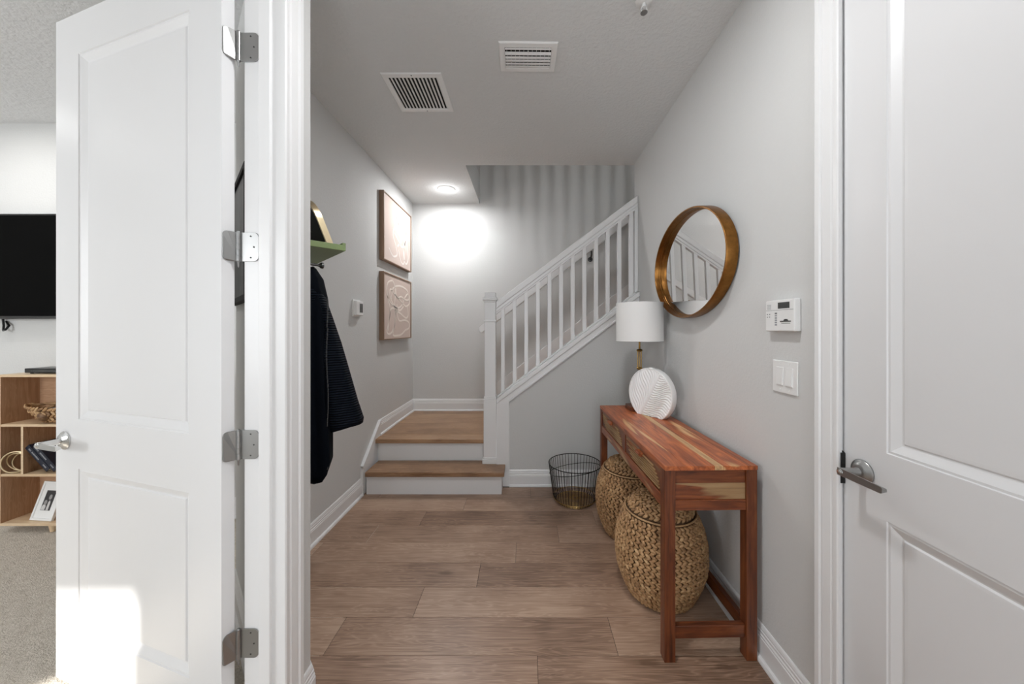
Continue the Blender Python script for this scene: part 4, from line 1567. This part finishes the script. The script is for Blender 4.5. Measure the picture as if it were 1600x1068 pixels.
body = loft([(0.34, 0.060, 1.575, 0.015, 0.015, 0), (0.34, 0.066, 1.565, 0.04, 0.035, 0.05), (0.36, 0.074, 1.52, 0.08, 0.056, 0.1), (0.37, 0.078, 1.44, 0.12, 0.066, 0.12),
             (0.37, 0.078, 1.32, 0.145, 0.070, 0.14), (0.38, 0.078, 1.15, 0.155, 0.071, 0.16), (0.38, 0.080, 1.0, 0.16, 0.072, 0.18), (0.38, 0.084, 0.85, 0.165, 0.075, 0.18),
             (0.38, 0.085, 0.74, 0.165, 0.075, 0.18), (0.385, 0.080, 0.69, 0.16, 0.066, 0.18), (0.39, 0.074, 0.665, 0.15, 0.05, 0.16), (0.40, 0.070, 0.655, 0.12, 0.03, 0.1)][::-1], 36)
bo = body.build('coat_body', 'coat_plain', coat, smooth='full')
sl = loft([(0.315, 0.070, 1.50, 0.03, 0.025, 0), (0.31, 0.088, 1.45, 0.055, 0.040, 0.05), (0.305, 0.105, 1.36, 0.062, 0.050, 0.06), (0.30, 0.130, 1.24, 0.068, 0.058, 0.08),
           (0.30, 0.156, 1.11, 0.072, 0.066, 0.08), (0.30, 0.184, 0.985, 0.076, 0.073, 0.07), (0.30, 0.206, 0.905, 0.079, 0.078, 0.05), (0.30, 0.209, 0.885, 0.074, 0.073, 0.04), (0.30, 0.206, 0.90, 0.055, 0.052, 0.02)][::-1], 32)
# cuff drops towards the wall side
sl.v = [(x, y, z - (0.04 * max(0, 0.27 - ((x - C0.x) * Nv.x + (y - C0.y) * Nv.y)) / 0.2 if z < 1.0 else 0)) for x, y, z in sl.v]
sl.build('sleeve', 'coat', coat, smooth='full')
zp = MB()
for zz in range(40):
    z_ = 0.72 + zz * 0.018
    s_ = 0.225 if z_ < 1.3 else 0.235
    q = sd(s_ + 0.012 * sin(zz * 0.3), 0.116, z_)
    zp.tube([q, q + Vector((0, 0, 0.016))], 0.0028, 6)
zp.build('zipper', 'black', bo)

# ------------------------------------------------------------------ den: dark print on the angled wall
def dsd(s, d, z):
    """room face of the angled wall, s from (-.89,1.19) going away, d out into the room"""
    p = Vector((-0.89, 1.19, 0)) + Tv * s - Nv * d
    return Vector((p.x, p.y, z))


pr = thing('framed_print', 'dark black and grey framed print seen through the gap behind the open door', 'picture', dsd(0.5, 0, 1.43))
vs_ = []
def dbox(s0, s1, d0, d1, z0, z1):
    v = [dsd(s0, d0, z0), dsd(s1, d0, z0), dsd(s1, d1, z0), dsd(s0, d1, z0), dsd(s0, d0, z1), dsd(s1, d0, z1), dsd(s1, d1, z1), dsd(s0, d1, z1)]
    return MB().add(v, [(3, 2, 1, 0), (4, 5, 6, 7), (0, 1, 5, 4), (1, 2, 6, 5), (2, 3, 7, 6), (3, 0, 4, 7)])
dbox(0.22, 0.73, 0.001, 0.020, 1.43, 1.93).build('print', 'bwart', pr)
m = dbox(0.21, 0.23, 0.001, 0.028, 1.42, 1.94)
for a_ in (dbox(0.72, 0.74, 0.001, 0.028, 1.42, 1.94), dbox(0.23, 0.72, 0.001, 0.028, 1.42, 1.44), dbox(0.23, 0.72, 0.001, 0.028, 1.92, 1.94)):
    m.add(a_.v, a_.f)
m.build('frame', 'blackmatte', pr)

# television
tv = thing('television', 'black flat television mounted on the wall above the wooden bookcase', 'television', (-3.42, 2.42, 1.376))
box(-4.03, -2.80, 2.385, 2.425, 1.376, 2.088).build('housing', 'black', tv, bevel=0.006)
box(-4.018, -2.812, 2.3835, 2.386, 1.395, 2.076).build('screen', 'screen', tv)
box(-4.03, -2.80, 2.381, 2.386, 1.378, 1.394).build('lower_bezel', 'steel', tv, bevel=0.001)
box(-4.03, -2.80, 2.381, 2.386, 2.077, 2.087).build('upper_bezel', 'steel', tv, bevel=0.001)
box(-3.6, -3.2, 2.425, 2.449, 1.6, 1.85).build('wall_bracket', 'steel', tv)
MB().tube([(-3.62, 2.43, 1.39), (-3.62, 2.435, 1.33), (-3.60, 2.42, 1.295), (-3.572, 2.41, 1.30), (-3.575, 2.43, 1.33), (-3.61, 2.44, 1.36)], 0.006, 8).build('cable', 'black', tv, smooth=True)

# bookcase
bc = thing('bookcase', 'light wood open bookcase on the carpet below the television', 'bookcase', (-2.8, 2.34, 0))
bx0, bx1, by0, by1 = -3.378, -2.10, 2.25, 2.437
for (zt, nm) in ((1.015, 'top_board'), (0.697, 'shelf_board'), (0.378, 'shelf_board'), (0.062, 'bottom_board')):
    box(bx0, bx1, by0, by1, zt - 0.016, zt).build(nm, 'shelfwood', bc, bevel=0.001)
for x in (bx0, bx1 - 0.014):
    box(x, x + 0.014, by0, by1, 0.062, 0.999).build('side_panel', 'veneer_v', bc)
    box(x, x + 0.014, by0 - 0.0015, by0, 0.062, 0.999).build('edge_band', 'shelfwood', bc)
for (x, za, zb) in ((-3.235, 0.378, 0.681), (-2.75, 0.378, 0.681), (-2.6, 0.697, 0.999), (-2.6, 0.062, 0.362)):
    box(x, x + 0.014, by0 + 0.001, by1, za, zb).build('divider', 'veneer_v', bc)
    box(x, x + 0.014, by0, by0 + 0.001, za, zb).build('edge_band', 'shelfwood', bc)
box(bx0 + 0.014, bx1 - 0.014, by1 - 0.006, by1 - 0.001, 0.062, 0.999).build('back_panel', 'veneer_h', bc)
for x in (-3.06, -2.42):
    for y in (by0 + 0.025, by1 - 0.03):
        MB().lathe([(0.014, 0), (0.021, 0.046)], 20, (x, y, 0)).build('foot', 'shelfwood', bc, smooth=True)

stb = thing('media_box', 'flat black media player box on top of the bookcase', 'electronics', (-3.12, 2.35, 1.015))
box(-3.27, -3.0, 2.29, 2.42, 1.021, 1.050).build('housing', 'black', stb, bevel=0.003)
box(-3.22, -3.05, 2.289, 2.291, 1.028, 1.040).build('front_window', 'lcd', stb)
for x in (-3.24, -3.03):
    MB().lathe([(0.008, 1.015), (0.008, 1.022)], 12, (x, 2.305, 0)).build('foot', 'black', stb)

# woven tray with things in it
wt = thing('wicker_tray', 'oval pale wicker tray on the upper shelf of the bookcase', 'tray', (-3.06, 2.325, 0.697))
mb = MB(); mb.tone = []
V, F = lump()
rn = random.Random(11)
for k in range(6):
    f_ = k / 5
    ax_, ay_, z_ = 0.12 + 0.10 * f_, 0.045 + 0.045 * f_, 0.008 + 0.085 * f_ ** 1.4
    n_ = int(2 * pi * ax_ / 0.03)
    for i in range(n_):
        a = 2 * pi * (i + 0.5 * (k % 2)) / n_
        c = Vector((-3.06 + ax_ * cos(a), 2.325 + ay_ * sin(a), 0.699 + z_ + 0.012 * abs(cos(a)) * f_ + rn.uniform(-.003, .003)))
        tn = Vector((-ax_ * sin(a), ay_ * cos(a), 0.0)).normalized()
        up = Vector((0, 0, 1)); nr_ = tn.cross(up)
        th_ = R(28 if k % 2 else -28) + rn.uniform(-.3, .3)
        d1 = tn * cos(th_) + up * sin(th_)
        d2 = nr_.cross(d1)
        b = len(mb.v); t_ = rn.random()
        for v in V:
            p = c + d1 * v.x * 0.021 + d2 * v.y * 0.0085 + nr_ * v.z * 0.006
            mb.v.append(tuple(p)); mb.tone.append(t_)
        mb.f += [tuple(b + q for q in f) for f in F]
mb.build('woven_side', 'wicker', wt, smooth='full', fix=False, kind='stuff')
MB().lathe([(0, 0.699), (1.0, 0.699), (1.0, 0.704), (0, 0.705)], 32, (-3.06, 2.325, 0), ax=0.125, ay=0.05).build('tray_bottom', 'wicker', wt)
wbl = MB().lathe([(0, -0.03)] + [(0.034 * sin(pi * i / 8), -0.034 * cos(pi * i / 8)) for i in range(1, 8)] + [(0, 0.034)], 20, (-3.095, 2.262, 0.748))
wball = wbl.build('wicker_ball', 'wicker', None, smooth=True)
tag(wball, 'tan wicker ball at the front of the wicker tray', 'ball')
rem = box(-3.19, -3.12, 2.29, 2.36, 0.768, 0.782).build('remote_control', 'black', None, bevel=0.005)
tag(rem, 'black remote control lying in the wicker tray', 'remote control')
pc = box(-3.118, -3.045, 2.29, 2.36, 0.770, 0.789).build('glasses_case', 'greycloth', None, bevel=0.009)
tag(pc, 'pale grey rounded case lying in the wicker tray', 'case')

# gold ring sculpture
gr = thing('ring_sculpture', 'interlocked thin gold ring sculpture in the narrow left cubby', 'sculpture', (-3.30, 2.345, 0.378))
for (rx, rz, cy_, th_, ph) in ((0.078, 0.066, 2.268, 0.35, 0.0), (0.075, 0.060, 2.290, -0.45, 0.3), (0.072, 0.058, 2.315, 0.10, -0.3)):
    cx_ = -3.302
    pts = []
    for i in range(40):
        a = 2 * pi * i / 40
        x, z = rx * cos(a) * 0.78, rz * sin(a)
        x2, z2 = x * cos(th_) - z * sin(th_), x * sin(th_) + z * cos(th_)
        pts.append((cx_ + x2, cy_ + 0.02 * cos(a + ph), 0.378 + 0.076 + z2))
    lo = min(p[2] for p in pts)
    pts = [(p[0], p[1], p[2] - lo + 0.378 + 0.0045) for p in pts]
    MB().tube(pts, 0.0042, 8, closed=True).build('ring', 'palebrass', gr, smooth=True)

# two leaning books
def book(cx, cz, ang_, label, seed):
    t = thing('book', label, 'book', (cx, 2.335, cz), group='dark books leaning in the middle cubby')
    t.rotation_euler = (0, ang_, 0)
    L_, T_, D_ = 0.205, 0.034, 0.15
    m = MB().box(-T_ / 2, -T_ / 2 + 0.003, -D_ / 2, D_ / 2, 0, L_)
    m.box(T_ / 2 - 0.003, T_ / 2, -D_ / 2, D_ / 2, 0, L_)
    m.box(-T_ / 2, T_ / 2, -D_ / 2, -D_ / 2 + 0.003, 0, L_)
    m.build('cover', 'navy', t, local=True, bevel=0.001)
    box(-T_ / 2 + 0.003, T_ / 2 - 0.003, -D_ / 2 + 0.003, D_ / 2 - 0.004, 0.003, L_ - 0.003).build('pages', 'paper', t, local=True)
    rn_ = random.Random(seed)
    m = MB(); z = 0.02
    for grp in ((0.02, 0.05), (0.09, 0.15), (0.165, 0.185)):
        z = grp[0]
        while z < grp[1]:
            w_ = rn_.uniform(0.003, 0.007)
            m.box(-0.004, 0.004, -D_ / 2 - 0.0005, -D_ / 2 + 0.0005, z, z + w_)
            z += w_ + 0.0025
    m.build('spine_print', 'greycloth', t, local=True)
    return t


book(-3.075, 0.400, R(-42), 'dark navy book leaning in the middle cubby, left one', 1)
book(-3.027, 0.400, R(-42), 'dark navy book leaning in the middle cubby, right one', 2)

# photo frame
pf = thing('photo_frame', 'white framed black and white photograph leaning on the bottom shelf', 'picture frame', (-3.150, 2.285, 0.0625))
pf.rotation_euler = (R(-17), 0, R(-6))
PW, PH = 0.165, 0.235
m = MB()
prof = [(0, 0.006), (0, -0.008), (0.003, -0.010), (0.012, -0.010), (0.014, -0.008), (0.014, -0.004)]
m.rings(-PW / 2, PW / 2, 0, PH, prof, lambda u, d, w: (u, d, w), cap=False)
m.build('frame', 'mat', pf, local=True)
box(-PW / 2 + 0.001, PW / 2 - 0.001, -0.004, 0.005, 0.001, PH - 0.001).build('mat_board', 'mat', pf, local=True)
ph_ = box(-0.036, 0.036, -0.0048, -0.0038, 0.060, 0.180).build('photograph', 'photo_dark', pf, local=True)


def blob(pts, mat, nm, lift):
    MB().prism(pts, 'Y', -0.0048 - lift, -0.0040).build(nm, mat, ph_, local=True)


def ell(cx, cz, rx, rz, n=16):
    return [(cx + rx * cos(2 * pi * i / n), cz + rz * sin(2 * pi * i / n)) for i in range(n)]


blob([(-0.034, 0.062), (-0.006, 0.062), (-0.004, 0.082), (-0.010, 0.094), (-0.026, 0.094), (-0.034, 0.080)], 'photo_lite', 'printed_figure', 0.0003)
blob(ell(-0.016, 0.107, 0.011, 0.015), 'photo_mid', 'printed_figure', 0.0004)
blob([(0.004, 0.062), (0.022, 0.062), (0.020, 0.110), (0.012, 0.122), (0.004, 0.110)], 'photo_lite', 'printed_figure', 0.0003)
blob(ell(0.008, 0.140, 0.011, 0.016), 'photo_mid', 'printed_figure', 0.0004)
box(-0.02, 0.02, 0.005, 0.008, 0.03, 0.2).build('easel_back', 'blackmatte', pf, local=True)
